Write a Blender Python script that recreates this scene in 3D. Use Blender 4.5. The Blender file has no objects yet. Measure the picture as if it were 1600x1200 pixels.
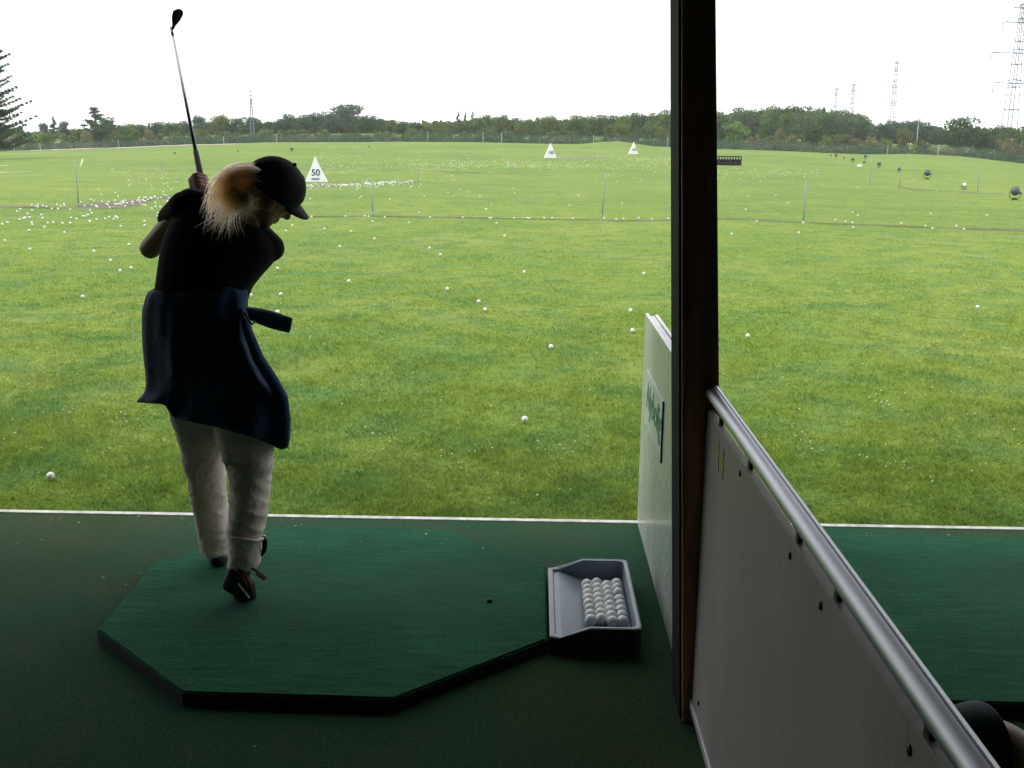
import bpy, bmesh, math, random
import numpy as np
from math import radians, sin, cos, pi
from mathutils import Vector, Matrix, noise as mnoise
random.seed(7)
rng = np.random.default_rng(11)
SC = bpy.context.scene
COL = SC.collection

# ------------------------------------------------------------------ camera
CAM = Vector((0, 0, 1.65)); FPX = 1600.0
PITCH, YAW, ROLL = 12.9, 1.25, 0.55
RM = Matrix.Rotation(radians(YAW), 3, 'Z') @ Matrix.Rotation(radians(90 - PITCH), 3, 'X') @ Matrix.Rotation(radians(ROLL), 3, 'Z')
cd = bpy.data.cameras.new('camera'); cam = bpy.data.objects.new('camera', cd); COL.objects.link(cam)
cam.matrix_world = Matrix.Translation(CAM) @ RM.to_4x4()
cd.sensor_fit = 'HORIZONTAL'; cd.angle = 2 * math.atan(800 / FPX); cd.clip_start = .05; cd.clip_end = 8000
SC.camera = cam; SC.cycles.diffuse_bounces = 8; SC.cycles.max_bounces = 14

def ray(px, py): return RM @ Vector(((px - 800) / FPX, (600 - py) / FPX, -1.0))
def gp(px, py, z=0.0):
    d = ray(px, py); return CAM + d * ((z - CAM.z) / d.z)
def W(px, py, Y):
    d = ray(px, py); return CAM + d * (Y / d.y)
def WX(px, py, X):
    d = ray(px, py); return CAM + d * (X / d.x)

# ------------------------------------------------------------------ terrain shape
EDGE = [(-500, 238), (0, 237), (200, 231), (300, 226), (420, 223), (600, 221), (750, 222), (930, 226), (1100, 232), (1200, 235),
        (1300, 240), (1360, 241), (1420, 240), (1500, 244), (1560, 252), (1600, 257), (2100, 262)]
_et, _ez = [], []
for px, py in EDGE:
    p = W(px, py, 170.0); _et.append(p.x / 170.0); _ez.append(p.z + .05)
def elev(x, y):
    x = np.asarray(x, float); y = np.asarray(y, float)
    s = np.clip((y - 48) / 122.0, 0, None)
    s = np.where(s < .12, s * s / .24, s - .06) / .94
    s = np.clip(s, 0, 1)
    e = np.interp(x / np.maximum(y, 20.0), _et, _ez)
    z = -.05 + e * s
    far = np.clip((y - 20) / 40, 0, 1)
    z = z + far * .05 * (np.sin(x * .21 + 1.3) * np.sin(y * .17) + .6 * np.sin(x * .09 - y * .11))
    near = np.clip((y - 4.6) / 3, 0, 1)
    z = z + near * .008 * (np.sin(x * 2.1 + 3 * np.sin(y * .7)) * np.sin(y * 1.7 + x * .4))
    z = z + 2.2 * np.clip((y - 178) / 60, 0, 1) ** 1.2
    mx, my = W(965, 224, 164).x, 164.0
    z = z + .75 * np.exp(-((x - mx) / 4.2) ** 2 - ((y - my) / 4.5) ** 2)
    return z
def el(x, y): return float(elev(x, y))
def tp(px, py, ymin=4.6, ymax=400):
    "where the line of sight meets the field"
    d = ray(px, py); prev = ymin
    ys = np.geomspace(ymin, ymax, 900)
    z = CAM.z + d.z * ys / d.y; x = CAM.x + d.x * ys / d.y
    b = np.nonzero(z <= elev(x, ys))[0]
    i = b[0] if len(b) else len(ys) - 1
    Y = ys[i]; X = x[i]
    return Vector((X, Y, el(X, Y)))

# ------------------------------------------------------------------ object helpers
def tag(o, label=None, cat=None, group=None, kind=None):
    if label: o['label'] = label
    if cat: o['category'] = cat
    if group: o['group'] = group
    if kind: o['kind'] = kind
    return o
def empty(name, loc, label, cat, group=None, rz=0):
    o = bpy.data.objects.new(name, None); COL.objects.link(o); o.location = loc; o.rotation_euler.z = rz
    o.empty_display_size = .1
    return tag(o, label, cat, group)
def link(name, me, mat=None, parent=None, smooth=False):
    o = bpy.data.objects.new(name, me); COL.objects.link(o)
    if mat: me.materials.append(mat)
    if smooth: me.shade_smooth()
    if parent:
        o.parent = parent
        if parent.type == 'EMPTY' or True:
            o.matrix_parent_inverse = PINV.get(parent.name, Matrix())
    return o
PINV = {}
def world_parent(root):
    "children of root are built in world coordinates"
    m = Matrix.Translation(root.location) @ root.rotation_euler.to_matrix().to_4x4()
    PINV[root.name] = m.inverted(); return root
def mesh_bm(bm, name='mesh'):
    me = bpy.data.meshes.new(name); bm.normal_update(); bm.to_mesh(me); bm.free(); return me
def mesh_np(name, v, f):
    me = bpy.data.meshes.new(name)
    v = np.ascontiguousarray(v, np.float32); f = np.ascontiguousarray(f, np.int32)
    k = f.shape[1]
    me.vertices.add(len(v)); me.vertices.foreach_set('co', v.ravel())
    me.loops.add(f.size); me.loops.foreach_set('vertex_index', f.ravel())
    me.polygons.add(len(f)); me.polygons.foreach_set('loop_start', np.arange(0, f.size, k, dtype=np.int32))
    me.update(calc_edges=True); return me
def box(bm, a, b, bev=0.0):
    x0, y0, z0 = a; x1, y1, z1 = b
    vs = [bm.verts.new(c) for c in ((x0,y0,z0),(x1,y0,z0),(x1,y1,z0),(x0,y1,z0),(x0,y0,z1),(x1,y0,z1),(x1,y1,z1),(x0,y1,z1))]
    fs = [bm.faces.new([vs[i] for i in q]) for q in ((3,2,1,0),(4,5,6,7),(0,1,5,4),(1,2,6,5),(2,3,7,6),(3,0,4,7))]
    if bev > 0:
        es = set(e for f in fs for e in f.edges)
        bmesh.ops.bevel(bm, geom=list(es), offset=bev, segments=2, affect='EDGES', profile=.5)
    return bm
def boxme(a, b, bev=0.0): return mesh_bm(box(bmesh.new(), a, b, bev))
def frame_of(d):
    d = Vector(d).normalized(); u = Vector((0, 0, 1)) if abs(d.z) < .9 else Vector((1, 0, 0))
    a = d.cross(u).normalized(); return a, d.cross(a).normalized()
def tube(bm, pts, rad, n=8, caps=True):
    pts = [Vector(p) for p in pts]
    if not hasattr(rad, '__len__'): rad = [rad] * len(pts)
    rings = []; a0 = None
    for i, p in enumerate(pts):
        d = (pts[min(i + 1, len(pts) - 1)] - pts[max(i - 1, 0)]).normalized()
        if a0 is None: a, b = frame_of(d)
        else:
            a = (a0 - d * a0.dot(d)); a = a.normalized() if a.length > 1e-6 else frame_of(d)[0]; b = d.cross(a)
        a0 = a
        rings.append([bm.verts.new(p + (a * cos(2*pi*k/n) + b * sin(2*pi*k/n)) * rad[i]) for k in range(n)])
    for r0, r1 in zip(rings, rings[1:]):
        for k in range(n): bm.faces.new((r0[k], r0[(k+1) % n], r1[(k+1) % n], r1[k]))
    if caps and n > 2:
        bm.faces.new(rings[0][::-1]); bm.faces.new(rings[-1])
    return bm
def bar(bm, a, b, w):
    return tube(bm, [a, b], w * .7071, 4)
def prism(bm, poly, z0, z1):
    lo = [bm.verts.new((p[0], p[1], z0)) for p in poly]; hi = [bm.verts.new((p[0], p[1], z1)) for p in poly]
    n = len(poly)
    bm.faces.new(lo[::-1]); bm.faces.new(hi)
    for i in range(n): bm.faces.new((lo[i], lo[(i+1) % n], hi[(i+1) % n], hi[i]))
    return bm
def sphere_pts(c, r, sc=(1, 1, 1), n=2):
    bm = bmesh.new(); bmesh.ops.create_icosphere(bm, subdivisions=n, radius=1)
    out = [Vector(c) + Vector((v.co.x * r * sc[0], v.co.y * r * sc[1], v.co.z * r * sc[2])) for v in bm.verts]
    bm.free(); return out
def capsule(bm, p0, r0, p1, r1, n=2):
    b2 = bmesh.new()
    for p in sphere_pts(p0, r0, n=n) + sphere_pts(p1, r1, n=n): b2.verts.new(p)
    bmesh.ops.convex_hull(b2, input=list(b2.verts))
    loose = [v for v in b2.verts if not v.link_faces]
    bmesh.ops.delete(b2, geom=loose, context='VERTS')
    bmesh.ops.recalc_face_normals(b2, faces=b2.faces)
    m = mesh_bm(b2); bm.from_mesh(m); bpy.data.meshes.remove(m)
def ball(bm, c, r, sc=(1, 1, 1), rot=None, n=3):
    b2 = bmesh.new(); bmesh.ops.create_icosphere(b2, subdivisions=n, radius=r)
    for v in b2.verts:
        q = Vector((v.co.x * sc[0], v.co.y * sc[1], v.co.z * sc[2]))
        if rot is not None: q = rot @ q
        v.co = q + Vector(c)
    m = mesh_bm(b2); bm.from_mesh(m); bpy.data.meshes.remove(m)
def fuse(bm, voxel=.006, smooth=3, name='mesh', sub=False):
    "one continuous surface from overlapping closed shapes"
    me = mesh_bm(bm); o = bpy.data.objects.new('fuse_tmp', me); COL.objects.link(o)
    md = o.modifiers.new('r', 'REMESH'); md.mode = 'VOXEL'; md.voxel_size = voxel; md.use_smooth_shade = True
    if smooth:
        ms = o.modifiers.new('s', 'SMOOTH'); ms.factor = .5; ms.iterations = smooth
    dg = bpy.context.evaluated_depsgraph_get()
    out = bpy.data.meshes.new_from_object(o.evaluated_get(dg)); out.name = name
    bpy.data.objects.remove(o); bpy.data.meshes.remove(me)
    out.shade_smooth(); return out
def loft(bm, rings, close=True):
    vr = [[bm.verts.new(p) for p in r] for r in rings]; n = len(vr[0])
    for r0, r1 in zip(vr, vr[1:]):
        for k in range(n): bm.faces.new((r0[k], r0[(k+1) % n], r1[(k+1) % n], r1[k]))
    if close:
        bm.faces.new(vr[0][::-1]); bm.faces.new(vr[-1])
    bmesh.ops.recalc_face_normals(bm, faces=bm.faces)
    return bm

# ------------------------------------------------------------------ materials
def new_mat(name):
    m = bpy.data.materials.new(name); m.use_nodes = True
    nt = m.node_tree; bs = nt.nodes['Principled BSDF']; return m, nt, bs
def node(nt, t, **kw):
    n = nt.nodes.new(t)
    for k, v in kw.items():
        if k.startswith('i_'): n.inputs[k[2:].replace('_', ' ')].default_value = v
        else: setattr(n, k, v)
    return n
def noise_n(nt, scale, detail=4, coord='Object', rough=.55, stretch=None):
    src = node(nt, 'ShaderNodeNewGeometry').outputs['Position'] if coord == 'World' else node(nt, 'ShaderNodeTexCoord').outputs[coord]
    if stretch:
        mp = node(nt, 'ShaderNodeMapping'); mp.inputs['Scale'].default_value = stretch
        nt.links.new(src, mp.inputs['Vector']); src = mp.outputs['Vector']
    n = node(nt, 'ShaderNodeTexNoise'); n.inputs['Scale'].default_value = scale; n.inputs['Detail'].default_value = detail
    n.inputs['Roughness'].default_value = rough
    nt.links.new(src, n.inputs['Vector']); return n
def ramp(nt, fac, stops):
    r = node(nt, 'ShaderNodeValToRGB'); e = r.color_ramp.elements
    while len(e) < len(stops): e.new(.5)
    for i, (p, c) in enumerate(stops):
        e[i].position = p; e[i].color = (*c, 1) if len(c) == 3 else c
    nt.links.new(fac, r.inputs['Fac']); return r
def mixc(nt, fac, a, b, blend='MIX'):
    m = node(nt, 'ShaderNodeMix', data_type='RGBA', blend_type=blend)
    for s, v in ((0, fac), (6, a), (7, b)):
        if hasattr(v, 'is_output'): nt.links.new(v, m.inputs[s])
        elif s == 0: m.inputs[0].default_value = v
        else: m.inputs[s].default_value = (*v, 1) if len(v) == 3 else v
    return m.outputs[2]
def mat(name, c, rough=.6, var=.25, scale=8, bump=0, bscale=60, metal=0, spec=.5, c2=None, coord='Object', stretch=None, sheen=0):
    m, nt, bs = new_mat(name)
    n = noise_n(nt, scale, coord=coord, stretch=stretch)
    lo = tuple(x * (1 - var) for x in c); hi = c2 or tuple(min(1, x * (1 + var)) for x in c)
    r = ramp(nt, n.outputs['Fac'], [(.3, lo), (.7, hi)])
    nt.links.new(r.outputs['Color'], bs.inputs['Base Color'])
    bs.inputs['Roughness'].default_value = rough; bs.inputs['Metallic'].default_value = metal
    bs.inputs['Specular IOR Level'].default_value = spec
    if sheen: bs.inputs['Sheen Weight'].default_value = sheen
    if bump:
        b = node(nt, 'ShaderNodeBump'); b.inputs['Strength'].default_value = bump; b.inputs['Distance'].default_value = .01
        n2 = noise_n(nt, bscale, coord=coord, stretch=stretch); nt.links.new(n2.outputs['Fac'], b.inputs['Height'])
        nt.links.new(b.outputs['Normal'], bs.inputs['Normal'])
    return m

def turf_color(nt, far=False):
    "mown grass colour from noise at several sizes, in metres"
    n1 = noise_n(nt, .35, 5, 'World'); n2 = noise_n(nt, 1.6, 5, 'World'); n3 = noise_n(nt, .06, 4, 'World'); n4 = noise_n(nt, 9, 3, 'World')
    c = ramp(nt, n1.outputs['Fac'], [(.3, (.130, .204, .036)), (.5, (.166, .228, .044)), (.72, (.208, .25, .066))]).outputs['Color']
    f2 = ramp(nt, n2.outputs['Fac'], [(.45, (0, 0, 0)), (.68, (1, 1, 1))]).outputs['Color']
    c = mixc(nt, f2, c, (.105, .19, .05))
    f4 = ramp(nt, n4.outputs['Fac'], [(.35, (.82, .84, .82)), (.7, (1.15, 1.14, 1.1))]).outputs['Color']
    c = mixc(nt, 1.0, c, f4, 'MULTIPLY')
    f3 = ramp(nt, n3.outputs['Fac'], [(.35, (.82, .88, .9)), (.65, (1.12, 1.07, 1.02))]).outputs['Color']
    c = mixc(nt, 1.0, c, f3, 'MULTIPLY')
    n5 = noise_n(nt, .9, 6, 'World', .7)
    f5 = ramp(nt, n5.outputs['Fac'], [(.66, (0, 0, 0)), (.82, (.5, .5, .5))]).outputs['Color']
    c = mixc(nt, f5, c, (.23, .19, .085))
    return c

M = {}
m, nt, bs = new_mat('turf'); c = turf_color(nt)
nt.links.new(c, bs.inputs['Base Color']); bs.inputs['Roughness'].default_value = .9; bs.inputs['Specular IOR Level'].default_value = .1
b = node(nt, 'ShaderNodeBump'); b.inputs['Strength'].default_value = .6; b.inputs['Distance'].default_value = .05
nb = noise_n(nt, 14, 6, 'World', .7); nt.links.new(nb.outputs['Fac'], b.inputs['Height']); nt.links.new(b.outputs['Normal'], bs.inputs['Normal'])
M['turf'] = m
m, nt, bs = new_mat('grass_blades'); c = turf_color(nt)
g = node(nt, 'ShaderNodeNewGeometry')
rr = ramp(nt, g.outputs['Random Per Island'], [(0, (1.45, 1.5, 1.3)), (.5, (1.7, 1.65, 1.5)), (1, (2.2, 2.05, 1.9))]).outputs['Color']
c = mixc(nt, 1.0, c, rr, 'MULTIPLY')
nt.links.new(c, bs.inputs['Base Color']); bs.inputs['Roughness'].default_value = .7; bs.inputs['Specular IOR Level'].default_value = .2
tr = node(nt, 'ShaderNodeBsdfTranslucent'); nt.links.new(c, tr.inputs['Color'])
mx = node(nt, 'ShaderNodeMixShader'); mx.inputs[0].default_value = .45
nt.links.new(bs.outputs[0], mx.inputs[1]); nt.links.new(tr.outputs[0], mx.inputs[2])
nt.links.new(mx.outputs[0], nt.nodes['Material Output'].inputs['Surface'])
M['blades'] = m
M['clover'] = mat('clover_flower', (.75, .76, .66), .8, .1)
M['dirt'] = mat('bare_soil', (.085, .055, .05), .95, .4, 1.2, .5, 20, c2=(.13, .13, .055), coord='World')
M['dirt2'] = mat('worn_turf', (.07, .055, .032), .95, .4, .9, .5, 20, c2=(.12, .15, .04), coord='World')
M['sand'] = mat('pale_sand', (.5, .49, .45), .95, .1, 1)
M['ball'] = mat('golf_ball_white', (.70, .71, .69), .5, .12, 3)
m, nt, bs = new_mat('dimpled_ball'); bs.inputs['Base Color'].default_value = (.78, .8, .82, 1); bs.inputs['Roughness'].default_value = .35
v = node(nt, 'ShaderNodeTexVoronoi'); v.inputs['Scale'].default_value = 260; tc = node(nt, 'ShaderNodeTexCoord'); nt.links.new(tc.outputs['Object'], v.inputs['Vector'])
b = node(nt, 'ShaderNodeBump'); b.inputs['Strength'].default_value = .5; b.inputs['Distance'].default_value = .001
nt.links.new(v.outputs['Distance'], b.inputs['Height']); nt.links.new(b.outputs['Normal'], bs.inputs['Normal'])
oi = node(nt, 'ShaderNodeObjectInfo')
cc = ramp(nt, oi.outputs['Random'], [(0, (.62, .64, .66)), (.5, (.78, .8, .82)), (1, (.84, .83, .79))]).outputs['Color']
nt.links.new(cc, bs.inputs['Base Color']); M['dball'] = m
M['mark'] = mat('ball_print', (.03, .03, .04), .6)

# worn outdoor carpet: green pile with brown, trodden areas and litter flecks
m, nt, bs = new_mat('worn_carpet')
n1 = noise_n(nt, .55, 4, 'World', .5); n2 = noise_n(nt, 95, 4, 'World', .8); n3 = noise_n(nt, 30, 5, 'World', .75); n4 = noise_n(nt, 4, 5, 'World', .7)
c = ramp(nt, n1.outputs['Fac'], [(.42, (.013, .058, .031)), (.62, (.025, .050, .018))]).outputs['Color']
c = mixc(nt, ramp(nt, n4.outputs['Fac'], [(.5, (0, 0, 0)), (.75, (.7, .7, .7))]).outputs['Color'], c, (.05, .052, .028))
c = mixc(nt, 1.0, c, ramp(nt, n2.outputs['Fac'], [(.3, (.35, .35, .35)), (.7, (1.65, 1.65, 1.65))]).outputs['Color'], 'MULTIPLY')
c = mixc(nt, ramp(nt, n3.outputs['Fac'], [(.68, (0, 0, 0)), (.8, (.4, .4, .4))]).outputs['Color'], c, (.12, .12, .07))
nt.links.new(c, bs.inputs['Base Color']); bs.inputs['Roughness'].default_value = .95; bs.inputs['Specular IOR Level'].default_value = .04
b = node(nt, 'ShaderNodeBump'); b.inputs['Strength'].default_value = .7; b.inputs['Distance'].default_value = .004
nt.links.new(n2.outputs['Fac'], b.inputs['Height']); nt.links.new(b.outputs['Normal'], bs.inputs['Normal'])
bs.inputs['Sheen Weight'].default_value = .22; bs.inputs['Sheen Roughness'].default_value = .3; bs.inputs['Sheen Tint'].default_value = (.75, .9, .75, 1)
M['carpet'] = m
def mat_turf(name, col, dark):
    m, nt, bs = new_mat(name)
    n1 = noise_n(nt, 2.2, 5, 'World', .65); n2 = noise_n(nt, 110, 3, 'World', .75); n3 = noise_n(nt, 30, 4, 'World', .6, (.25, 2.4, 1)); n4 = noise_n(nt, 40, 4, 'World', .8)
    c = ramp(nt, n1.outputs['Fac'], [(.3, dark), (.7, col)]).outputs['Color']
    c = mixc(nt, 1.0, c, ramp(nt, n3.outputs['Fac'], [(.3, (.68, .68, .68)), (.7, (1.3, 1.3, 1.3))]).outputs['Color'], 'MULTIPLY')
    c = mixc(nt, 1.0, c, ramp(nt, n2.outputs['Fac'], [(.3, (.5, .5, .5)), (.7, (1.45, 1.45, 1.45))]).outputs['Color'], 'MULTIPLY')
    for wx, wy, wr in ((-.35, 3.55, .42), (-.95, 3.45, .34), (1.9, 3.5, .5)):     # trodden patches
        vd = node(nt, 'ShaderNodeVectorMath', operation='DISTANCE'); gg = node(nt, 'ShaderNodeNewGeometry'); nt.links.new(gg.outputs['Position'], vd.inputs[0]); vd.inputs[1].default_value = (wx, wy, .045)
        ad = node(nt, 'ShaderNodeMath', operation='MULTIPLY_ADD'); nt.links.new(n1.outputs['Fac'], ad.inputs[0]); ad.inputs[1].default_value = wr * 1.6; nt.links.new(vd.outputs['Value'], ad.inputs[2])
        c = mixc(nt, ramp(nt, ad.outputs[0], [(wr * .95, (.45, .45, .45)), (wr * 1.9, (0, 0, 0))]).outputs['Color'], c, (.034, .082, .052))
    c = mixc(nt, ramp(nt, n4.outputs['Fac'], [(.74, (0, 0, 0)), (.8, (.4, .4, .4))]).outputs['Color'], c, (.2, .2, .16))
    nt.links.new(c, bs.inputs['Base Color']); bs.inputs['Roughness'].default_value = .9; bs.inputs['Specular IOR Level'].default_value = .04
    bs.inputs['Sheen Weight'].default_value = .3; bs.inputs['Sheen Roughness'].default_value = .3; bs.inputs['Sheen Tint'].default_value = (.35, .85, .62, 1)
    b = node(nt, 'ShaderNodeBump'); b.inputs['Strength'].default_value = .6; b.inputs['Distance'].default_value = .004
    nt.links.new(n2.outputs['Fac'], b.inputs['Height']); nt.links.new(b.outputs['Normal'], bs.inputs['Normal'])
    return m
M['mat'] = mat_turf('nylon_turf', (.019, .094, .048), (.010, .056, .029))
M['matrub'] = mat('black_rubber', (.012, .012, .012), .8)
M['white'] = mat('white_paint', (.74, .75, .74), .5, .08, 6)
M['roofwood'] = mat('dark_boards', (.035, .028, .022), .85, .3, 5)
# laminate boards with faint smears
m, nt, bs = new_mat('white_laminate')
n1 = noise_n(nt, 3, 5, 'World', .7, (1, 1, .35)); n2 = noise_n(nt, 60, 3, 'World', .8)
c = ramp(nt, n1.outputs['Fac'], [(.3, (.40, .43, .39)), (.7, (.46, .49, .45))]).outputs['Color']
c = mixc(nt, ramp(nt, n2.outputs['Fac'], [(.7, (0, 0, 0)), (.8, (.35, .35, .35))]).outputs['Color'], c, (.4, .39, .35))
nt.links.new(c, bs.inputs['Base Color']); bs.inputs['Specular IOR Level'].default_value = .6
rr = ramp(nt, n1.outputs['Fac'], [(.3, (.18, .18, .18)), (.7, (.34, .34, .34))]); nt.links.new(rr.outputs['Color'], bs.inputs['Roughness'])
M['laminate'] = m
M['panel'] = mat('grey_white_board', (.29, .265, .25), .55, .12, 2.2, .15, 40, coord='World', stretch=(1, 1, .4))
nt = M['panel'].node_tree; bs = nt.nodes['Principled BSDF']; src = bs.inputs['Base Color'].links[0].from_socket
w1 = noise_n(nt, 26, 6, 'World', .8); w2 = noise_n(nt, 5, 6, 'World', .75, (1, 1, .3))
c = mixc(nt, ramp(nt, w1.outputs['Fac'], [(.60, (0, 0, 0)), (.72, (.6, .6, .6))]).outputs['Color'], src, (.10, .095, .085))
c = mixc(nt, ramp(nt, w2.outputs['Fac'], [(.5, (0, 0, 0)), (.72, (.45, .45, .45))]).outputs['Color'], c, (.16, .145, .13))
nt.links.new(c, bs.inputs['Base Color'])
M['alu'] = mat('brushed_aluminium', (.46, .47, .52), .46, .12, 3, .05, 200, metal=1, stretch=(40, .6, 40))
M['aludull'] = mat('dull_aluminium', (.5, .5, .52), .5, .15, 5, metal=.6)
M['black'] = mat('black_metal', (.015, .015, .016), .5)
M['timber'] = mat('stained_timber', (.42, .2, .10), .75, .35, 5, .25, 50, stretch=(6, 6, .5))
M['channel'] = mat('dark_steel', (.012, .012, .014), .75, .3, 4, spec=.08)
M['plastic'] = mat('grey_plastic', (.18, .225, .275), .4, .1, 12, .1, 300)
M['signgreen'] = mat('sign_green', (.05, .19, .1), .5)
M['signplate'] = mat('sign_plate', (.48, .57, .52), .35, .06)
M['yellow'] = mat('yellow_marker', (.42, .4, .1), .7, .35, 90)
M['navytext'] = mat('dark_blue_lettering', (.03, .03, .1), .6)

# ------------------------------------------------------------------ world and sun
wd = bpy.data.worlds.new('World'); SC.world = wd; wd.use_nodes = True
nt = wd.node_tree; bg = nt.nodes['Background']
sky = node(nt, 'ShaderNodeTexSky', sky_type='NISHITA', sun_disc=False)
SUN_EL, SUN_AZ = radians(50), radians(-84)      # azimuth from +Y, clockwise positive
sky.sun_elevation = SUN_EL; sky.sun_rotation = SUN_AZ
sky.air_density = 1.2; sky.dust_density = 3.0
tc = node(nt, 'ShaderNodeTexCoord')
mp = node(nt, 'ShaderNodeMapping'); mp.inputs['Scale'].default_value = (1, 1, 3.2); nt.links.new(tc.outputs['Generated'], mp.inputs['Vector'])
cl = node(nt, 'ShaderNodeTexNoise'); cl.inputs['Scale'].default_value = 1.9; cl.inputs['Detail'].default_value = 6; cl.inputs['Roughness'].default_value = .55
nt.links.new(mp.outputs['Vector'], cl.inputs['Vector'])
cf = ramp(nt, cl.outputs['Fac'], [(.34, (.45, .45, .45)), (.50, (1, 1, 1))])
skc = mixc(nt, cf.outputs['Color'], sky.outputs['Color'], (14.5, 14.8, 15.1))
nt.links.new(skc, bg.inputs['Color']); bg.inputs['Strength'].default_value = .1
sl = bpy.data.lights.new('sun', 'SUN'); so = bpy.data.objects.new('sun', sl); COL.objects.link(so)
sl.energy = 1.5; sl.angle = radians(12); sl.color = (1, .96, .9)
sd = Vector((sin(SUN_AZ) * cos(SUN_EL), cos(SUN_AZ) * cos(SUN_EL), sin(SUN_EL)))
so.rotation_euler = sd.to_track_quat('Z', 'Y').to_euler(); so.location = (-20, 10, 40)
vs = SC.view_settings; vs.view_transform = 'Standard'; vs.look = 'None'; vs.exposure = 0.4; vs.gamma = 1

# ------------------------------------------------------------------ ground
Ys = np.concatenate([[-120, -60, -10, 0, 3, 4.3], np.geomspace(4.6, 900, 190)])
ts = np.linspace(-1, 1, 160)
YY, TT = np.meshgrid(Ys, ts, indexing='ij'); XX = TT * (np.maximum(YY, 0) + 60)
ZZ = elev(XX, YY); ZZ[YY < 4.5] = -.08
v = np.stack([XX, YY, ZZ], -1).reshape(-1, 3); nx = len(ts)
i = np.arange(len(Ys) - 1)[:, None] * nx + np.arange(nx - 1)[None]
f = np.stack([i, i + 1, i + nx + 1, i + nx], -1).reshape(-1, 4)
g = link('ground', mesh_np('ground', v, f), M['turf'], smooth=True); tag(g, kind='structure')

# short mown grass in front of the bays
def grass(n, y0, y1, wide, hlo, hhi, w):
    u = rng.random(n); y = 1 / (1 / y0 + (1 / y1 - 1 / y0) * u)
    if y1 > 20: y = y[rng.random(n) < np.clip((46 - y) / 34, 0, 1)]; n = len(y)
    x = (rng.random(n) * 2 - 1) * (wide * (y + 2.0)) - .03 * y
    cl = np.sin(x * 3.1 + 2 * np.sin(y * 1.3)) * np.sin(y * 2.7 + 1.5 * np.sin(x * 1.7)) + .6 * np.sin(x * 9.3 + y * 4) * np.sin(y * 8.1 - x * 3)
    h = (hlo + (hhi - hlo) * rng.random(n)) * (1 + .35 * cl)
    h = np.maximum(h, .012)
    a = rng.random(n) * 2 * pi; b = rng.random(n) * 2 * pi; lean = h * (.3 + .9 * rng.random(n))
    ww = w * (.7 + .6 * rng.random(n)) * (1 + y / 14.0)
    z = elev(x, y) - .004
    base = np.stack([x, y, z], -1)
    d = np.stack([np.cos(a), np.sin(a), 0 * a], -1) * ww[:, None] * .5
    ld = np.stack([np.cos(b), np.sin(b), 0 * b], -1)
    mid = base + ld * (lean * .35)[:, None]; mid[:, 2] += h * .62
    top = base + ld * lean[:, None]; top[:, 2] += h
    v = np.stack([base - d, base + d, mid + d * .75, top, mid - d * .75], 1).reshape(-1, 3)
    k = np.arange(n)[:, None] * 5
    return v, k + np.array([[0, 1, 2, 3, 4]])
v1, f1 = grass(260000, 4.49, 9.0, .72, .013, .031, .0042)
v2, f2 = grass(170000, 9.0, 46.0, .66, .014, .03, .006)
f2 = f2 + len(v1)
ve, fe = grass(9000, 4.442, 4.58, 1.4, .02, .05, .0042)
f1 = np.concatenate([f1, fe + len(v1)]); f2 = f2 + len(ve); v1 = np.concatenate([v1, ve])
go = link('grass', mesh_np('grass', np.concatenate([v1, v2]), np.concatenate([f1, f2])), M['blades'])
tag(go, 'short mown green grass covering the range in front of the bays', 'grass', kind='stuff')

# white clover heads in patches
patches = [(100, 650, 60), (210, 658, 40), (500, 466, 60), (620, 480, 45), (490, 535, 45), (1340, 452, 30), (1470, 420, 40), (1560, 415, 25), (1430, 390, 30),
           (1440, 625, 50), (1390, 640, 30), (1400, 740, 25), (730, 712, 40), (880, 700, 50), (1250, 690, 25), (590, 690, 30), (1040, 770, 30), (560, 380, 20)]
bm = bmesh.new(); proto = bmesh.new(); bmesh.ops.create_icosphere(proto, subdivisions=1, radius=1); pm = mesh_bm(proto)
pv = np.array([v.co[:] for v in pm.vertices]); pf = np.array([p.vertices[:] for p in pm.polygons])
vv, ff = [], []
def scatter(cx, cy, r, zz):
    vv.append(pv * r + np.array([cx, cy, zz])); ff.append(pf + len(pv) * (len(vv) - 1))
for px, py, wpx in patches:
    c = tp(px, py)
    for k in range(9):
        x = c.x + random.gauss(0, wpx * c.y / 1600 * .55); y = c.y + random.gauss(0, .16 * c.y / 8)
        if y > 4.6: scatter(x, y, random.uniform(.003, .006), el(x, y) + random.uniform(.02, .035))
for k in range(260):
    y = 1 / random.uniform(1 / 24, 1 / 4.7); x = random.uniform(-.6, .6) * (y + 1)
    scatter(x, y, random.uniform(.003, .006), el(x, y) + .028)
o = link('clover_flowers', mesh_np('clover', np.concatenate(vv), np.concatenate(ff)), M['clover'])
tag(o, 'tiny white clover flowers dotted through the near grass', 'flowers', kind='stuff')

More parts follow.
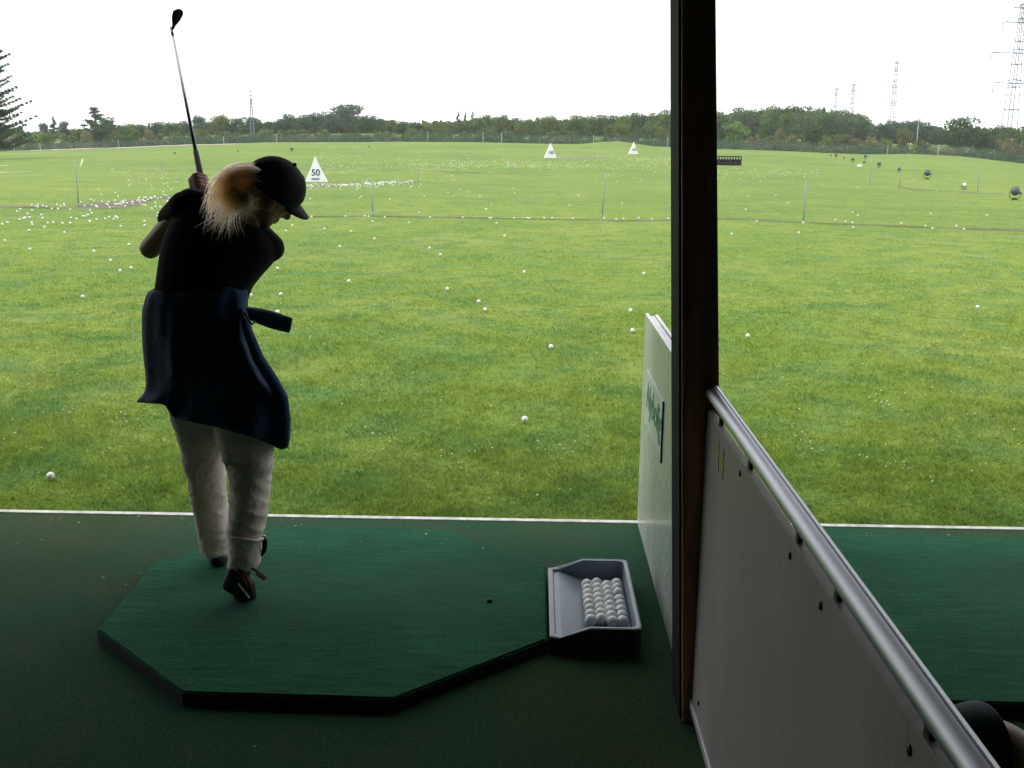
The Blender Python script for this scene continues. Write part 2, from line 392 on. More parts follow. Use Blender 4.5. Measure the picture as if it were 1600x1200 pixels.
# ------------------------------------------------------------------ deck of the bays and the unseen shelter over it
EDGE_Y = 4.43
M['kerbpaint'] = mat('worn_white_paint', (.34, .34, .32), .7, .1, 18, coord='World', c2=(.62, .62, .6))
fl = link('floor', boxme((-14, -2.5, -.12), (14, EDGE_Y - .03, 0)), M['carpet']); tag(fl, kind='structure')
kb = link('kerb', boxme((-14, EDGE_Y - .028, -.13), (14, EDGE_Y + .006, .004), .003), M['kerbpaint']); tag(kb, kind='structure')
ce = link('unseen_ceiling', boxme((-14.2, -2.7, 2.36), (14.2, 4.25, 2.48)), M['roofwood']); tag(ce, kind='structure')  # unseen roof and walls added to darken the bay; roof edge shaped for falloff
wb = link('unseen_wall_back', boxme((-14, -2.66, 0.0), (14, -2.52, 2.355)), M['roofwood']); tag(wb, kind='structure')
for nm, x in (('unseen_wall_left', -14.15), ('unseen_wall_right', 14.02)):
    o = link(nm, boxme((x, -2.5, -.1), (x + .13, 4.2, 2.355)), M['roofwood']); tag(o, kind='structure')

# ------------------------------------------------------------------ post between the bays
PY = 2.745
def quadcol(lo, hi):
    bm = bmesh.new(); vs = [bm.verts.new(p) for p in lo + hi]
    for q in ((3,2,1,0),(4,5,6,7),(0,1,5,4),(1,2,6,5),(2,3,7,6),(3,0,4,7)): bm.faces.new([vs[k] for k in q])
    bmesh.ops.bevel(bm, geom=list(bm.edges), offset=.003, segments=2, affect='EDGES')
    return mesh_bm(bm)
b0 = gp(1064, 1133); t0 = W(1063, 0, PY); s = (2.355) / t0.z
xl0 = .455; xlt = .449 + (W(1063, 0, PY).x - .449) * s + .004
tw = W(1114, 0, PY).x - W(1063, 0, PY).x; bw = W(1126, 600, PY).x - W(1064, 600, PY).x
wt = bw + (tw - bw) * 1.3; bw += .008; wt += .006
PB, PT = PY, PY + .016
post = world_parent(empty('bay_post', (.49, PY + .06, 0), 'dark brown timber post rising between the two tee bays', 'post'))
link('timber', quadcol([(xl0, PB, 0), (xl0 + bw, PB, 0), (xl0 + bw, PT, 0), (xl0, PT, 0)],
                       [(xlt, PB, 2.357), (xlt + wt, PB, 2.357), (xlt + wt, PT, 2.357), (xlt, PT, 2.357)]), M['timber'], post)
link('steel_channel', quadcol([(xl0 - .006, PT + .004, 0), (xl0 + bw - .01, PT + .004, 0), (xl0 + bw - .01, PT + .175, 0), (xl0 - .006, PT + .175, 0)],
                       [(xlt - .006, PT + .004, 2.357), (xlt + wt - .01, PT + .004, 2.357), (xlt + wt - .01, PT + .175, 2.357), (xlt - .006, PT + .175, 2.357)]), M['channel'], post)
PF = PT + .175

# far partition panel (glossy laminate, towards the field)
XP = .478
fp = world_parent(empty('partition_panel', (XP + .03, 3.6, 0), 'glossy white partition board with a small green sign, beyond the post', 'partition'))
y0, y1, zt = PF + .004, 4.405, .965
link('board', boxme((XP, y0, .004), (XP + .016, y1, zt), .003), M['laminate'], fp)
link('board', boxme((XP + .042, y0, .004), (XP + .056, y1, zt - .006), .003), M['laminate'], fp)
link('top_rail', boxme((XP + .0175, y0, zt - .05), (XP + .0405, y1 - .004, zt - .012), .002), M['aludull'], fp)
link('core', boxme((XP + .0175, y0, .004), (XP + .0405, y1 - .012, zt - .054)), M['white'], fp)
pA, pB = WX(1012, 577, XP), WX(1038, 628, XP); pC = WX(1034, 722, XP)
ya, yb = pA.y, pB.y; zt_s = (pA.z + pB.z) / 2; zb_s = pC.z
sp = link('sign_plate', boxme((XP - .004, yb, zb_s), (XP - .0005, ya, zt_s), .001), M['signplate'], fp)
tag(sp, 'small pale plate with green lettering')
link('sign_edge', boxme((XP - .007, yb - .006, zb_s - .004), (XP - .0005, yb - .0005, zt_s + .004), .001), M['black'], sp)
def text_mesh(txt, size, depth=.0005, shear=0.0, weight=0.0):
    cu = bpy.data.curves.new('txt', 'FONT'); cu.body = txt; cu.size = size; cu.extrude = depth; cu.shear = shear; cu.offset = weight
    cu.align_x = 'CENTER'; cu.align_y = 'CENTER'
    o = bpy.data.objects.new('txt_tmp', cu); COL.objects.link(o)
    dg = bpy.context.evaluated_depsgraph_get(); me = bpy.data.meshes.new_from_object(o.evaluated_get(dg))
    bpy.data.objects.remove(o); return me
SIDE = Matrix(((0, 0, -1), (-1, 0, 0), (0, 1, 0)))      # text read from -X
def put_text(name, txt, size, loc, mt, parent, rot=SIDE, sx=1.0, **kw):
    me = text_mesh(txt, size, **kw)
    if sx != 1: me.transform(Matrix.Diagonal((sx, 1, 1, 1)))
    me.transform(Matrix.Translation(loc) @ rot.to_4x4())
    return link(name, me, mt, parent)
put_text('lettering', 'Nybolig', .155, (XP - .0047, (ya + yb) / 2, zb_s + (zt_s - zb_s) * .56), M['signgreen'], sp, sx=(ya - yb) * .9 / .50, shear=.25, weight=.003)

# near partition panel with tube rail
nr = world_parent(empty('partition_panel', (XP + .02, 1.6, 0), 'grey white partition board screwed below a metal tube rail, near the camera', 'partition'))
yn0, yn1 = -.4, PY - .004
zb, ztp = WX(1083, 1105, XP).z, WX(1100, 632, XP).z
link('board', boxme((XP, yn0, zb + .012), (XP + .018, yn1, ztp), .002), M['panel'], nr)
link('bottom_trim', boxme((XP - .006, yn0, zb - .018), (XP + .02, yn1 - .002, zb + .0115), .002), M['aludull'], nr)
for px, py in ((1100, 651), (1157, 740), (1235, 868), (1283, 946), (1422, 1172), (1092, 1099)):
    p = WX(px, py, XP); bm = bmesh.new()
    ball(bm, (XP - .001, p.y, p.z), .0068, (.5, 1, 1.25), n=2); link('screw', mesh_bm(bm), M['black'], nr, True)
p = WX(1126, 722, XP)
put_text('bay_number', '14', .115, (XP - .0012, p.y, p.z), M['yellow'], nr, sx=.95, shear=-.1)
ra, rb = WX(1108, 606, XP + .012), WX(1513, 1200, XP + .012)
zr = (ra.z + rb.z) / 2 + .014
# extruded rail profile with a groove
bm = bmesh.new(); n = 72; R0 = .0205; prof = []
for k in range(n):
    a = 2 * pi * k / n; r = R0
    if abs((a - radians(84) + pi) % (2 * pi) - pi) < .09: r = R0 * .70
    prof.append((cos(a) * r, sin(a) * r))
rings = [[Vector((XP + .012 + q[0], y, zr + (y - PY) * .007 + q[1])) for q in prof] for y in (-.4, 0.6, 1.4, 2.2, PY - .003)]
loft(bm, rings); rl = link('tube_rail', mesh_bm(bm), M['alu'], nr, False)
for px, py in ((1120, 672), (1166, 716), (1240, 838), (1300, 926), (1440, 1140)):
    p = WX(px, py, XP); link('bracket', boxme((XP + .006, p.y - .009, ztp - .012), (XP + .015, p.y + .009, zr - R0 * .8)), M['black'], nr)

# ------------------------------------------------------------------ mats
MZ = .045
octo = [(-1.474, 3.178), (-1.048, 2.782), (-.406, 2.771), (.058, 3.173), (.058, 3.799), (-.39, 4.176), (-1.114, 4.172), (-1.495, 3.759)]
def make_mat(name, poly, label):
    r = empty(name, (0, 0, 0), label, 'mat')
    bm = prism(bmesh.new(), poly, .0, MZ - .012); link('rubber_base', mesh_bm(bm), M['matrub'], r)
    bm = prism(bmesh.new(), [(p[0], p[1]) for p in poly], MZ - .0115, MZ)
    es = [e for e in bm.edges if all(abs(v.co.z - MZ) < 1e-5 for v in e.verts)]
    bmesh.ops.bevel(bm, geom=es, offset=.006, segments=2, affect='EDGES')
    link('turf_top', mesh_bm(bm), M['mat'], r)
    return r
make_mat('tee_mat', octo, 'eight-sided green tee mat under the golfer')
make_mat('tee_mat', [(.86, 2.82), (3.1, 2.82), (3.1, 4.2), (.86, 4.2)], 'broad straight-edged green mat in the bay right of the post')
bm = bmesh.new(); tube(bm, [gp(765, 940, MZ - .001), gp(765, 940, MZ + .004)], [.011, .009], 12)
o = link('tee_hole', mesh_bm(bm), M['matrub']); o.name = 'rubber_tee'; tag(o, 'tiny dark rubber tee set in the green mat right of golfer', 'tee')

# bits of grass and broken tees littering the deck
M['litter'] = mat('dry_litter', (.42, .40, .28), .9, .4, 60)
vv, ff = [], []
for k in range(120):
    y = 4.38 - abs(random.gauss(0, .55)); x = random.uniform(-3.5, 3.8)
    if y < 2.2: continue
    inm = (-1.5 < x < .06 and 2.75 < y < 4.18); z = .002 if not inm else MZ + .002
    if .05 < x < .4 and y < 3.8: continue
    a = random.uniform(0, 6.28); l_, w_ = random.uniform(.002, .009), random.uniform(.001, .0022); c_, s_ = cos(a), sin(a)
    if inm and random.random() < .6: continue
    vv.append([(x + c_ * l_ - s_ * w_, y + s_ * l_ + c_ * w_, z), (x - c_ * l_ - s_ * w_, y - s_ * l_ + c_ * w_, z + .002), (x - c_ * l_ + s_ * w_, y - s_ * l_ - c_ * w_, z + .001), (x + c_ * l_ + s_ * w_, y + s_ * l_ - c_ * w_, z + .003)])
vv = np.array(vv).reshape(-1, 3)
tag(link('litter', mesh_np('litter', vv, np.arange(len(vv)).reshape(-1, 4)), M['litter']), 'dry grass clippings and tee bits littering the green deck', 'litter', kind='stuff')

# ------------------------------------------------------------------ ball tray
TX0, TX1, TY0, TY1 = .066, .374, 3.15, 3.752
tr = world_parent(empty('ball_tray', (.22, 3.45, 0), 'grey plastic tray of golf balls beside the green mat', 'tray'))
xk = .20                                              # where the side walls reach full height
def side_z(x): return .058 + (.094 - .058) * min(1, max(0, (x - TX0 - .03) / (xk - TX0 - .03)))
outer = []; c = .022
base = [(TX0, TY0 + .012), (TX0 + .03, TY0), (xk, TY0), (TX1 - c, TY0), (TX1 - .006, TY0 + .006), (TX1, TY0 + c), (TX1, TY1 - c), (TX1 - .006, TY1 - .006), (TX1 - c, TY1), (xk, TY1), (TX0 + .03, TY1), (TX0, TY1 - .012)]
cx, cy = (TX0 + TX1) / 2, (TY0 + TY1) / 2
def inset(p, d): 
    return (p[0] + (d if p[0] < cx else -d) * (1 if abs(p[0] - cx) > .1 or p[0] in (TX0,) else 0) , p[1] + (d if p[1] < cy else -d) * (1 if abs(p[1] - cy) > .24 else 0))
bm = bmesh.new()
ro = [bm.verts.new((p[0], p[1], side_z(p[0]))) for p in base]
rbm = [bm.verts.new((p[0], p[1], .002)) for p in base]
ri = [bm.verts.new((*inset(p, .017), side_z(p[0]) + .001)) for p in base]
rim = [bm.verts.new((*inset(p, .005), side_z(p[0]) + .003)) for p in base]
def fz(x): return .050 if x < TX0 + .04 else max(.014, .050 - (x - TX0 - .04) * .30)
rf = [bm.verts.new((*inset(p, .021), fz(p[0]))) for p in base]
n = len(base)
for A, B in ((ro, rim), (rim, ri), (ri, rf)):
    for k in range(n): bm.faces.new((A[k], A[(k+1) % n], B[(k+1) % n], B[k]))
bmesh.ops.recalc_face_normals(bm, faces=bm.faces)
link('shell', mesh_bm(bm), M['plastic'], tr)
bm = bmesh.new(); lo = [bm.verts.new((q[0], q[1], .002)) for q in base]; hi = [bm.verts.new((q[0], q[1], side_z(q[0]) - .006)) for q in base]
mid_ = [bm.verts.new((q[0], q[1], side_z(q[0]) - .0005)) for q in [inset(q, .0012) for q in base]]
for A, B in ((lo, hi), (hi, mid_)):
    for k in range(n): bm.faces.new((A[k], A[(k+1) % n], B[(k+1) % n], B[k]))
bmesh.ops.recalc_face_normals(bm, faces=bm.faces); link('shaded_outer_wall', mesh_bm(bm), M['matrub'], tr)  # tray's outer wall coloured black to carry its shade
# ramp and ball floor
bm = bmesh.new(); xs = [TX0 + .0185, TX0 + .04, TX0 + .085, TX0 + .13, .222, TX1 - .0185]
lo = [bm.verts.new((x, TY0 + .016, fz(x))) for x in xs]; hi = [bm.verts.new((x, TY1 - .016, fz(x))) for x in xs]
for k in range(len(xs) - 1): bm.faces.new((lo[k], lo[k+1], hi[k+1], hi[k]))
link('ramp', mesh_bm(bm), M['plastic'], tr)

bm = bmesh.new(); bmesh.ops.create_icosphere(bm, subdivisions=4, radius=.02135); tb = mesh_bm(bm, 'tray_ball'); tb.materials.append(M['dball']); tb.shade_smooth()
bm = bmesh.new(); ball(bm, (-.012, -.0145, .011), .0028, (1, 1, .6), n=1); tmk = mesh_bm(bm); tmk.materials.append(M['mark'])
colx = [WX_ for WX_ in (.213, .2508, .2886, .3264)]
colname = ['first column from the mat', 'second column from the mat', 'third column from the mat', 'column nearest the partition']
ordn = ['back', 'second', 'third', 'fourth', 'fifth', 'sixth', 'seventh', 'eighth', 'ninth']
nball = 0
for ci, x in enumerate(colx):
    y = TY1 - .118 + (.0216 if ci % 2 else 0)
    for r in range(8):
        if ci == 3 and r == 3: y -= .016
        xx = x + random.uniform(-.0012, .0012) ; zz = fz(xx) + .0215
        o = bpy.data.objects.new('golf_ball', tb); COL.objects.link(o); o.location = (xx, y, zz)
        o.rotation_euler = (random.uniform(-.6, .6), random.uniform(-.6, .6), random.uniform(-.8, .8))
        pos = 'ball at the back end' if r == 0 else 'ball at the front end' if r == 7 else '%s ball from the back' % ordn[r]
        tag(o, 'white golf ball in grey tray, %s, %s' % (colname[ci], pos), 'golf ball', 'golf balls lined up in the tray')
        if random.random() < .45:
            k = bpy.data.objects.new('print', tmk); COL.objects.link(k); k.parent = o
        y -= .0432 + (random.random() < .06) * .004 + random.uniform(0, .001); nball += 1

# ------------------------------------------------------------------ air
bm = box(bmesh.new(), (-1080, -160, -3), (1080, 950, 62)); hz = link('haze', mesh_bm(bm)); tag(hz, kind='stuff')
m = bpy.data.materials.new('air'); m.use_nodes = True; nt = m.node_tree; nt.nodes.clear()
out = nt.nodes.new('ShaderNodeOutputMaterial'); pv_ = nt.nodes.new('ShaderNodeVolumePrincipled'); pv_.inputs['Color'].default_value = (1, 1, 1, 1)
pv_.inputs['Density'].default_value = .00032; pv_.inputs['Anisotropy'].default_value = .3; nt.links.new(pv_.outputs[0], out.inputs['Volume']); hz.data.materials.append(m)

# ------------------------------------------------------------------ people
M['skin'] = mat('skin', (.38, .16, .095), .5, .12, 12)
M['tee'] = mat('black_cotton', (.010, .010, .013), .9, .2, 30, .3, 120, spec=.2)
M['jacket'] = mat('navy_fleece', (.010, .042, .105), .9, .3, 25, .4, 90, spec=.2, sheen=.15)
M['trouser'] = mat('stone_cotton', (.78, .67, .61), .85, .12, 9, .35, 70, spec=.2)
M['cap'] = mat('black_cap_cloth', (.008, .008, .010), .8, .2, 30, .2, 200, spec=.3)
M['shoe'] = mat('dark_leather', (.022, .018, .02), .5, .2, 20)
M['red'] = mat('dark_red_lace', (.2, .025, .03), .7)
M['hairdark'] = mat('dark_teal_knit', (.006, .05, .068), .75, .3, 60, .2, 300)
m, nt, bs = new_mat('blonde_hair'); g = node(nt, 'ShaderNodeNewGeometry')
c = ramp(nt, g.outputs['Random Per Island'], [(0, (.74, .56, .36)), (.4, (.95, .86, .68)), (1, (1.0, .97, .9))]).outputs['Color']
nt.links.new(c, bs.inputs['Base Color']); bs.inputs['Roughness'].default_value = .45
tl = node(nt, 'ShaderNodeBsdfTranslucent'); nt.links.new(c, tl.inputs['Color']); mx = node(nt, 'ShaderNodeMixShader'); mx.inputs[0].default_value = .93
nt.links.new(bs.outputs[0], mx.inputs[1]); nt.links.new(tl.outputs[0], mx.inputs[2]); nt.links.new(mx.outputs[0], nt.nodes['Material Output'].inputs['Surface'])
M['blonde'] = m

def hand(bm, c, axis, palm, s=1.0, flip=1):
    "fingers closed round a grip along axis; palm points from the grip to the palm"
    c = Vector(c); ax = Vector(axis).normalized(); pd = (Vector(palm) - ax * Vector(palm).dot(ax)).normalized(); sd = ax.cross(pd) * flip
    capsule(bm, c + pd * .030 + ax * .030, .015, c + pd * .030 - ax * .030, .014, 1)
    capsule(bm, c + pd * .033 - sd * .018 + ax * .022, .014, c + pd * .033 - sd * .018 - ax * .022, .013, 1)
    for k, ln in enumerate((.95, 1.05, 1.0, .82)):
        o = ax * (.030 - .020 * k)
        pts = []
        for a in (25, 85, 150, 215):
            aa = radians(a * ln); pts.append(c + o + pd * cos(aa) * .023 + sd * sin(aa) * .023)
        pts[0] = c + o + pd * .030 + sd * .012
        for i in range(3): capsule(bm, pts[i], .0088 - .0008 * i, pts[i + 1], .0083 - .0008 * i, 1)
    q0 = c + pd * .028 - sd * .02 + ax * .022; q1 = c + pd * .010 - sd * .027 + ax * .045; q2 = c - pd * .006 - sd * .022 + ax * .066
    capsule(bm, q0, .011, q1, .0095, 1); capsule(bm, q1, .0095, q2, .0078, 1)
def head(bm, c, R, s=1.0):
    "R maps face axes: x = right ear, y = forward (face), z = crown"
    P = lambda x, y, z: Vector(c) + R @ (Vector((x, y, z)) * s)
    ball(bm, P(0, -.012, .03), .092 * s, (.83, 1.02, .95), R)
    capsule(bm, P(0, .03, -.02), .058 * s, P(0, .048, -.075), .034 * s)
    capsule(bm, P(-.035, .02, -.03), .034 * s, P(-.02, .055, -.078), .022 * s); capsule(bm, P(.035, .02, -.03), .034 * s, P(.02, .055, -.078), .022 * s)
    ball(bm, P(0, .066, -.092), .018 * s, (1.2, .9, .9), R, 2)
    capsule(bm, P(0, .082, .012), .009 * s, P(0, .105, -.024), .0135 * s)
    capsule(bm, P(-.012, .09, -.028), .008 * s, P(.012, .09, -.028), .008 * s)
    capsule(bm, P(-.016, .082, -.052), .0075 * s, P(.016, .082, -.052), .0075 * s); capsule(bm, P(-.013, .081, -.063), .0075 * s, P(.013, .081, -.063), .0075 * s)
    for sx in (-1, 1):
        ball(bm, P(.078 * sx, -.005, -.012), .026 * s, (.35, .75, 1.15), R, 2)
        ball(bm, P(.032 * sx, .058, .004), .019 * s, (1, 1, 1), R, 2)
        capsule(bm, P(.018 * sx, .080, .024), .008 * s, P(.05 * sx, .066, .024), .007 * s)

# --- the golfer: traced joints, own depth for each
GY = 3.56
L = lambda px, py, dy=0.0: W(px, py, GY + dy)
gx = gp(345, 915, MZ)
golfer = world_parent(empty('person', (gx.x, gx.y, MZ), 'golfer in black cap and navy jacket tied at waist, club raised at end of swing', 'person'))
fwd = Vector((.60, .54, -.60)).normalized(); up0 = Vector((.34, -.32, .95)); rt = fwd.cross(up0).normalized(); upv = rt.cross(fwd)
HR = Matrix((rt, fwd, upv)).transposed(); HC = L(420, 303, -.05)
sho_l, elb_l, wr = L(286, 330, .0), L(235, 388, .12), L(312, 306, .17)
sho_r, elb_r, wr2 = L(418, 386, .02), L(385, 395, .26), L(322, 300, .19)
bm = bmesh.new()
head(bm, HC, HR)
capsule(bm, L(382, 350, .0), .056, L(408, 322, -.04), .05)
capsule(bm, L(350, 370, 0), .10, L(318, 480, .0), .115); capsule(bm, L(318, 480), .115, L(325, 570), .13)
capsule(bm, L(300, 335, .0), .062, L(405, 378, .01), .062)
capsule(bm, sho_l, .044, elb_l, .039); capsule(bm, elb_l, .039, wr, .027)
capsule(bm, sho_r, .052, elb_r, .040); capsule(bm, elb_r, .038, wr2, .027)
HG = L(316, 287, .18); HE = W(268, 46, 4.38); CA = (HE - HG).normalized()
hand(bm, HG - CA * .01, CA, Vector((-.3, -1, .1)), flip=1); hand(bm, HG - CA * .085, CA, Vector((-.4, -1, 0)), flip=1)
capsule(bm, wr, .026, HG + Vector((-.012, -.02, 0)) , .022); capsule(bm, wr2, .026, HG - CA * .08 + Vector((0, -.02, 0)), .022)
kl, al = L(325, 745, .10), L(340, 850, .165); kr, ar = L(392, 745, -.03), L(384, 868, -.13)
for hip, kn, an in ((L(302, 600, .02), kl, al), (L(352, 600, .0), kr, ar)):
    capsule(bm, hip, .085, kn, .055); capsule(bm, kn, .055, an, .036)
capsule(bm, al, .036, L(342, 880, .20), .03); capsule(bm, ar, .034, L(376, 925, -.12), .03)
link('body', fuse(bm, .0055, 2, 'body'), M['skin'], golfer)
for sx in (-1, 1):
    e = HC + HR @ Vector((.032 * sx, .066, .004)); bm = bmesh.new(); ball(bm, e, .013, n=2); link('eye', mesh_bm(bm), M['white'], golfer, True)

def ring(y, xl, xr, dy, b, n=36, fold=None, sup=2.3):
    a = L(xl, y, dy); c = L(xr, y, dy); ctr = (a + c) / 2; hw = (c.x - a.x) / 2; out = []
    for k in range(n):
        t = 2 * pi * k / n; cx_, sx_ = cos(t), sin(t)
        x = math.copysign(abs(cx_) ** (2 / sup), cx_); yv = math.copysign(abs(sx_) ** (2 / sup), sx_)
        f = 1 + (fold(t, y) if fold else 0)
        z = ctr.z + (c.z - a.z) * .5 * x
        out.append(Vector((ctr.x + hw * x * f, ctr.y + b * yv * f, z)))
    return out
# t-shirt
bm = bmesh.new()
rows = [(496, 241, 386, 0, .105), (470, 242, 386, 0, .105), (450, 244, 393, 0, .11), (430, 247, 409, 0, .115), (414, 249, 424, 0, .118), (400, 251, 432, 0, .12), (385, 254, 434, 0, .118),
        (368, 258, 424, 0, .112), (350, 266, 408, 0, .10), (335, 276, 392, 0, .085), (322, 290, 370, 0, .06)]
loft(bm, [ring(*r) for r in rows])
capsule(bm, sho_l + Vector((.01, 0, .01)), .062, L(268, 342, .055), .050)
capsule(bm, L(300, 318, 0), .056, L(345, 335, 0), .07); capsule(bm, L(345, 335, 0), .07, L(395, 365, 0), .062)
capsule(bm, L(395, 365, 0), .06, L(424, 385, .01), .046); capsule(bm, L(424, 388, .02), .048, L(402, 392, .17), .05)
capsule(bm, L(365, 348, -.01), .06, L(385, 345, -.01), .058)
for k in range(16):      # cloth creases across the back
    a = L(random.uniform(262, 330), random.uniform(400, 470), -.1); capsule(bm, a, .006, a + Vector((random.uniform(.05, .14), .0, random.uniform(-.05, .06))), .003, 1)
link('t_shirt', fuse(bm, .007, 4, 't_shirt'), M['tee'], golfer)
# trousers
fold = lambda t, y: .022 * sin(3 * t + y * .11) + .018 * sin(y * .23 + 2 * t) * (1 if y > 690 else .3) + .012 * sin(5 * t - y * .07)
bm = bmesh.new()
loft(bm, [ring(*r, fold=fold) for r in [(560, 262, 345, .02, .10), (600, 264, 342, .03, .10), (655, 271, 343, .05, .088), (690, 283, 346, .07, .083), (715, 288, 348, .085, .08), (745, 294, 350, .10, .078), (775, 301, 352, .12, .076),
     (805, 306, 355, .14, .074), (830, 311, 357, .155, .072), (862, 317, 360, .165, .069)]])
loft(bm, [ring(*r, fold=fold) for r in [(560, 320, 385, 0, .09), (610, 330, 412, -.005, .095), (650, 333, 424, -.01, .098), (685, 338, 428, -.02, .095), (700, 344, 427, -.025, .092), (712, 348, 424, -.03, .088), (726, 356, 427, -.035, .09), (738, 359, 423, -.04, .084), (760, 361, 421, -.055, .082),
     (790, 360, 418, -.08, .077), (815, 358, 415, -.10, .072), (822, 356, 413, -.105, .076), (834, 357, 411, -.11, .073), (840, 358, 408, -.115, .068), (860, 358, 407, -.125, .067), (884, 359, 405, -.135, .064)]])
tme = fuse(bm, .005, 1, 'trousers'); tme.update(); nrm = [v.normal.copy() for v in tme.vertices]
for v, nn in zip(tme.vertices, nrm):
    q = v.co; a = mnoise.noise(Vector((q.x * 9, q.y * 9, q.z * 24 + q.x * 14))); b_ = mnoise.noise(Vector((q.x * 22 + 5, q.y * 22, q.z * 34 - q.x * 26)))
    d = (1 - abs(a) * 2.2) * .010 + (1 - abs(b_) * 2.4) * .005; kz = math.exp(-((q.z - .46) / .13) ** 2) + .8 * math.exp(-((q.z - .16) / .07) ** 2) + .45
    v.co = q + nn * (d - .005) * min(1.0, kz) * .42
tr_o = link('trousers', tme, M['trouser'], golfer, True)
bm = bmesh.new(); pts = [L(x, y, d) for x, y, d in ((355, 836, -.125), (362, 840, -.175), (380, 843, -.192), (400, 846, -.17), (410, 842, -.13), (413, 838, -.09))]
tube(bm, pts, [.006, .007, .007, .007, .007, .006], 6); link('hem_strap', mesh_bm(bm), M['trouser'], tr_o, True)
bm = bmesh.new(); tube(bm, [L(411, 838, -.12), L(414, 848, -.12), L(413, 860, -.11), L(409, 868, -.1)], [.008, .010, .009, .004], 6); link('strap_end', mesh_bm(bm), M['channel'], tr_o, True)
# jacket tied round the waist
hs = [0, .06, .12, .18, .24, .5, .75, .93, .97, 1.0]; hx = [213, 232, 250, 260, 270, 340, 398, 440, 447, 452]; hy = [627, 629, 630, 634, 653, 668, 684, 702, 701, 694]
xlv = ([452, 460, 485, 510, 535, 560, 585, 600, 612, 620, 627], [243, 229, 222, 221.5, 222, 224, 227, 228, 226, 220, 213])
xrv = ([452, 480, 500, 530, 560, 590, 604, 625, 650, 694], [388, 386, 387, 392, 408, 428, 444, 451, 454, 452])
NJ = 96; rings = []
us = np.linspace(0, 1, 26)
for u in us:
    r = []
    yl = 452 + (627 - 452) * u; yr = 452 + (694 - 452) * u
    cl_ = np.interp(yl, *xlv) - (243 + (213 - 243) * u); cr_ = np.interp(yr, *xrv) - (388 + (452 - 388) * u)
    bb = .118 + .05 * u + .012 * sin(u * 3)
    for k in range(NJ):
        t = 2 * pi * k / NJ; s_ = (cos(t) + 1) / 2
        y0_ = 453 + 3.5 * sin(3 * t + 1) + 2.5 * sin(8 * t); y = y0_ + (np.interp(s_, hs, hy) - y0_) * u
        x = (243 + 145 * s_) * (1 - u) + np.interp(s_, hs, hx) * u + cl_ * (1 - s_) ** 2 + cr_ * s_ ** 2
        fo = .017 * u ** .8 * sin(7 * t + 2.8 * sin(2.5 * u + t)) + .010 * sin(4 * t - 6 * u) * u + .007 * sin(15 * t + 5 * u + 2 * sin(3 * t)) * u ** .6 + .006 * mnoise.noise(Vector((t * 4, u * 6, 1)))
        if u < .12: fo += .012 * sin(u / .12 * pi)
        yv = math.copysign(abs(sin(t)) ** .85, sin(t))
        r.append(L(x, y, (bb + fo) * yv))
    rings.append(r)
bm = bmesh.new(); loft(bm, rings, close=False)
jo = link('jacket', mesh_bm(bm), M['jacket'], golfer, True); sm = jo.modifiers.new('thick', 'SOLIDIFY'); sm.thickness = .005; sm.offset = -1
# knotted sleeve flying out, other sleeve hanging along the hip
def flat_tube(pts, ww, th, up, n=14):
    bm = bmesh.new(); rr = []
    for i, p in enumerate(pts):
        d = (pts[min(i+1, len(pts)-1)] - pts[max(i-1, 0)]).normalized(); a = (up - d * up.dot(d)).normalized(); b = d.cross(a)
        rr.append([p + a * cos(2*pi*k/n) * ww[i] * (1 + .06 * sin(3 * k + i)) + b * sin(2*pi*k/n) * th[i] for k in range(n)])
    return mesh_bm(loft(bm, rr))
V3 = Vector
sl1 = [L(370, 486, -.04), L(388, 489, -.03), L(405, 494, -.02), L(425, 500, -.01), L(442, 505, 0), L(454.5, 508, .0)]
o = link('sleeve', flat_tube(sl1, [.018, .021, .027, .031, .030, .028], [.02, .022, .022, .02, .018, .016], V3((0, 0, 1))), M['jacket'], jo, True); tag(o, 'loose sleeve blown out to the right')
sl2 = [L(378, 484, -.09), L(388, 520, -.12), L(404, 560, -.13), L(426, 594, -.12), L(441, 622, -.10), L(445, 655, -.09), L(445, 680, -.09), L(443, 698, -.09)]
link('sleeve', flat_tube(sl2, [.012, .015, .018, .02, .021, .021, .019, .017], [.02, .024, .026, .026, .028, .028, .026, .022], V3((1, 0, .3))), M['jacket'], jo, True)
bm = bmesh.new(); tube(bm, [L(382, 488, -.13), L(388, 499, -.12), L(394, 507, -.09), L(399, 502, -.07)], .0035, 6); link('drawcord', mesh_bm(bm), M['jacket'], jo, True)
# shoes
bm = bmesh.new()
capsule(bm, L(340, 872, .175), .034, L(342, 876, .21), .036); capsule(bm, L(342, 876, .21), .036, L(346, 868, .36), .032); capsule(bm, L(346, 868, .36), .03, L(347, 864, .42), .022)
s1 = link('shoe', fuse(bm, .005, 2), M['shoe'], golfer)
zz = MZ + .001
bm = bmesh.new(); capsule(bm, L(368, 893, -.165), .030, L(358, 914, -.15), .026); capsule(bm, L(368, 893, -.165), .032, L(384, 912, -.14), .034)
capsule(bm, L(358, 914, -.15), .024, L(384, 932, -.13), .024); capsule(bm, L(384, 912, -.14), .034, L(390, 930, -.11), .026); capsule(bm, L(376, 928, -.12), .028, L(384, 922, -.02), .022)
capsule(bm, L(379, 885, -.14), .033, L(376, 900, -.15), .034)
s2 = link('shoe', fuse(bm, .005, 2), M['shoe'], golfer)
for pts in ([(370, 889, -.195), (382, 896, -.2), (390, 910, -.185), (394, 926, -.165)], [(388, 884, -.17), (398, 890, -.185), (408, 897, -.19), (415, 903, -.185), (413, 906, -.18), (400, 896, -.185)], [(374, 893, -.2), (381, 905, -.2), (386, 918, -.185)]):
    bm = bmesh.new(); tube(bm, [L(*p) for p in pts], .0042, 6); link('lace', mesh_bm(bm), M['red'], s2, True)
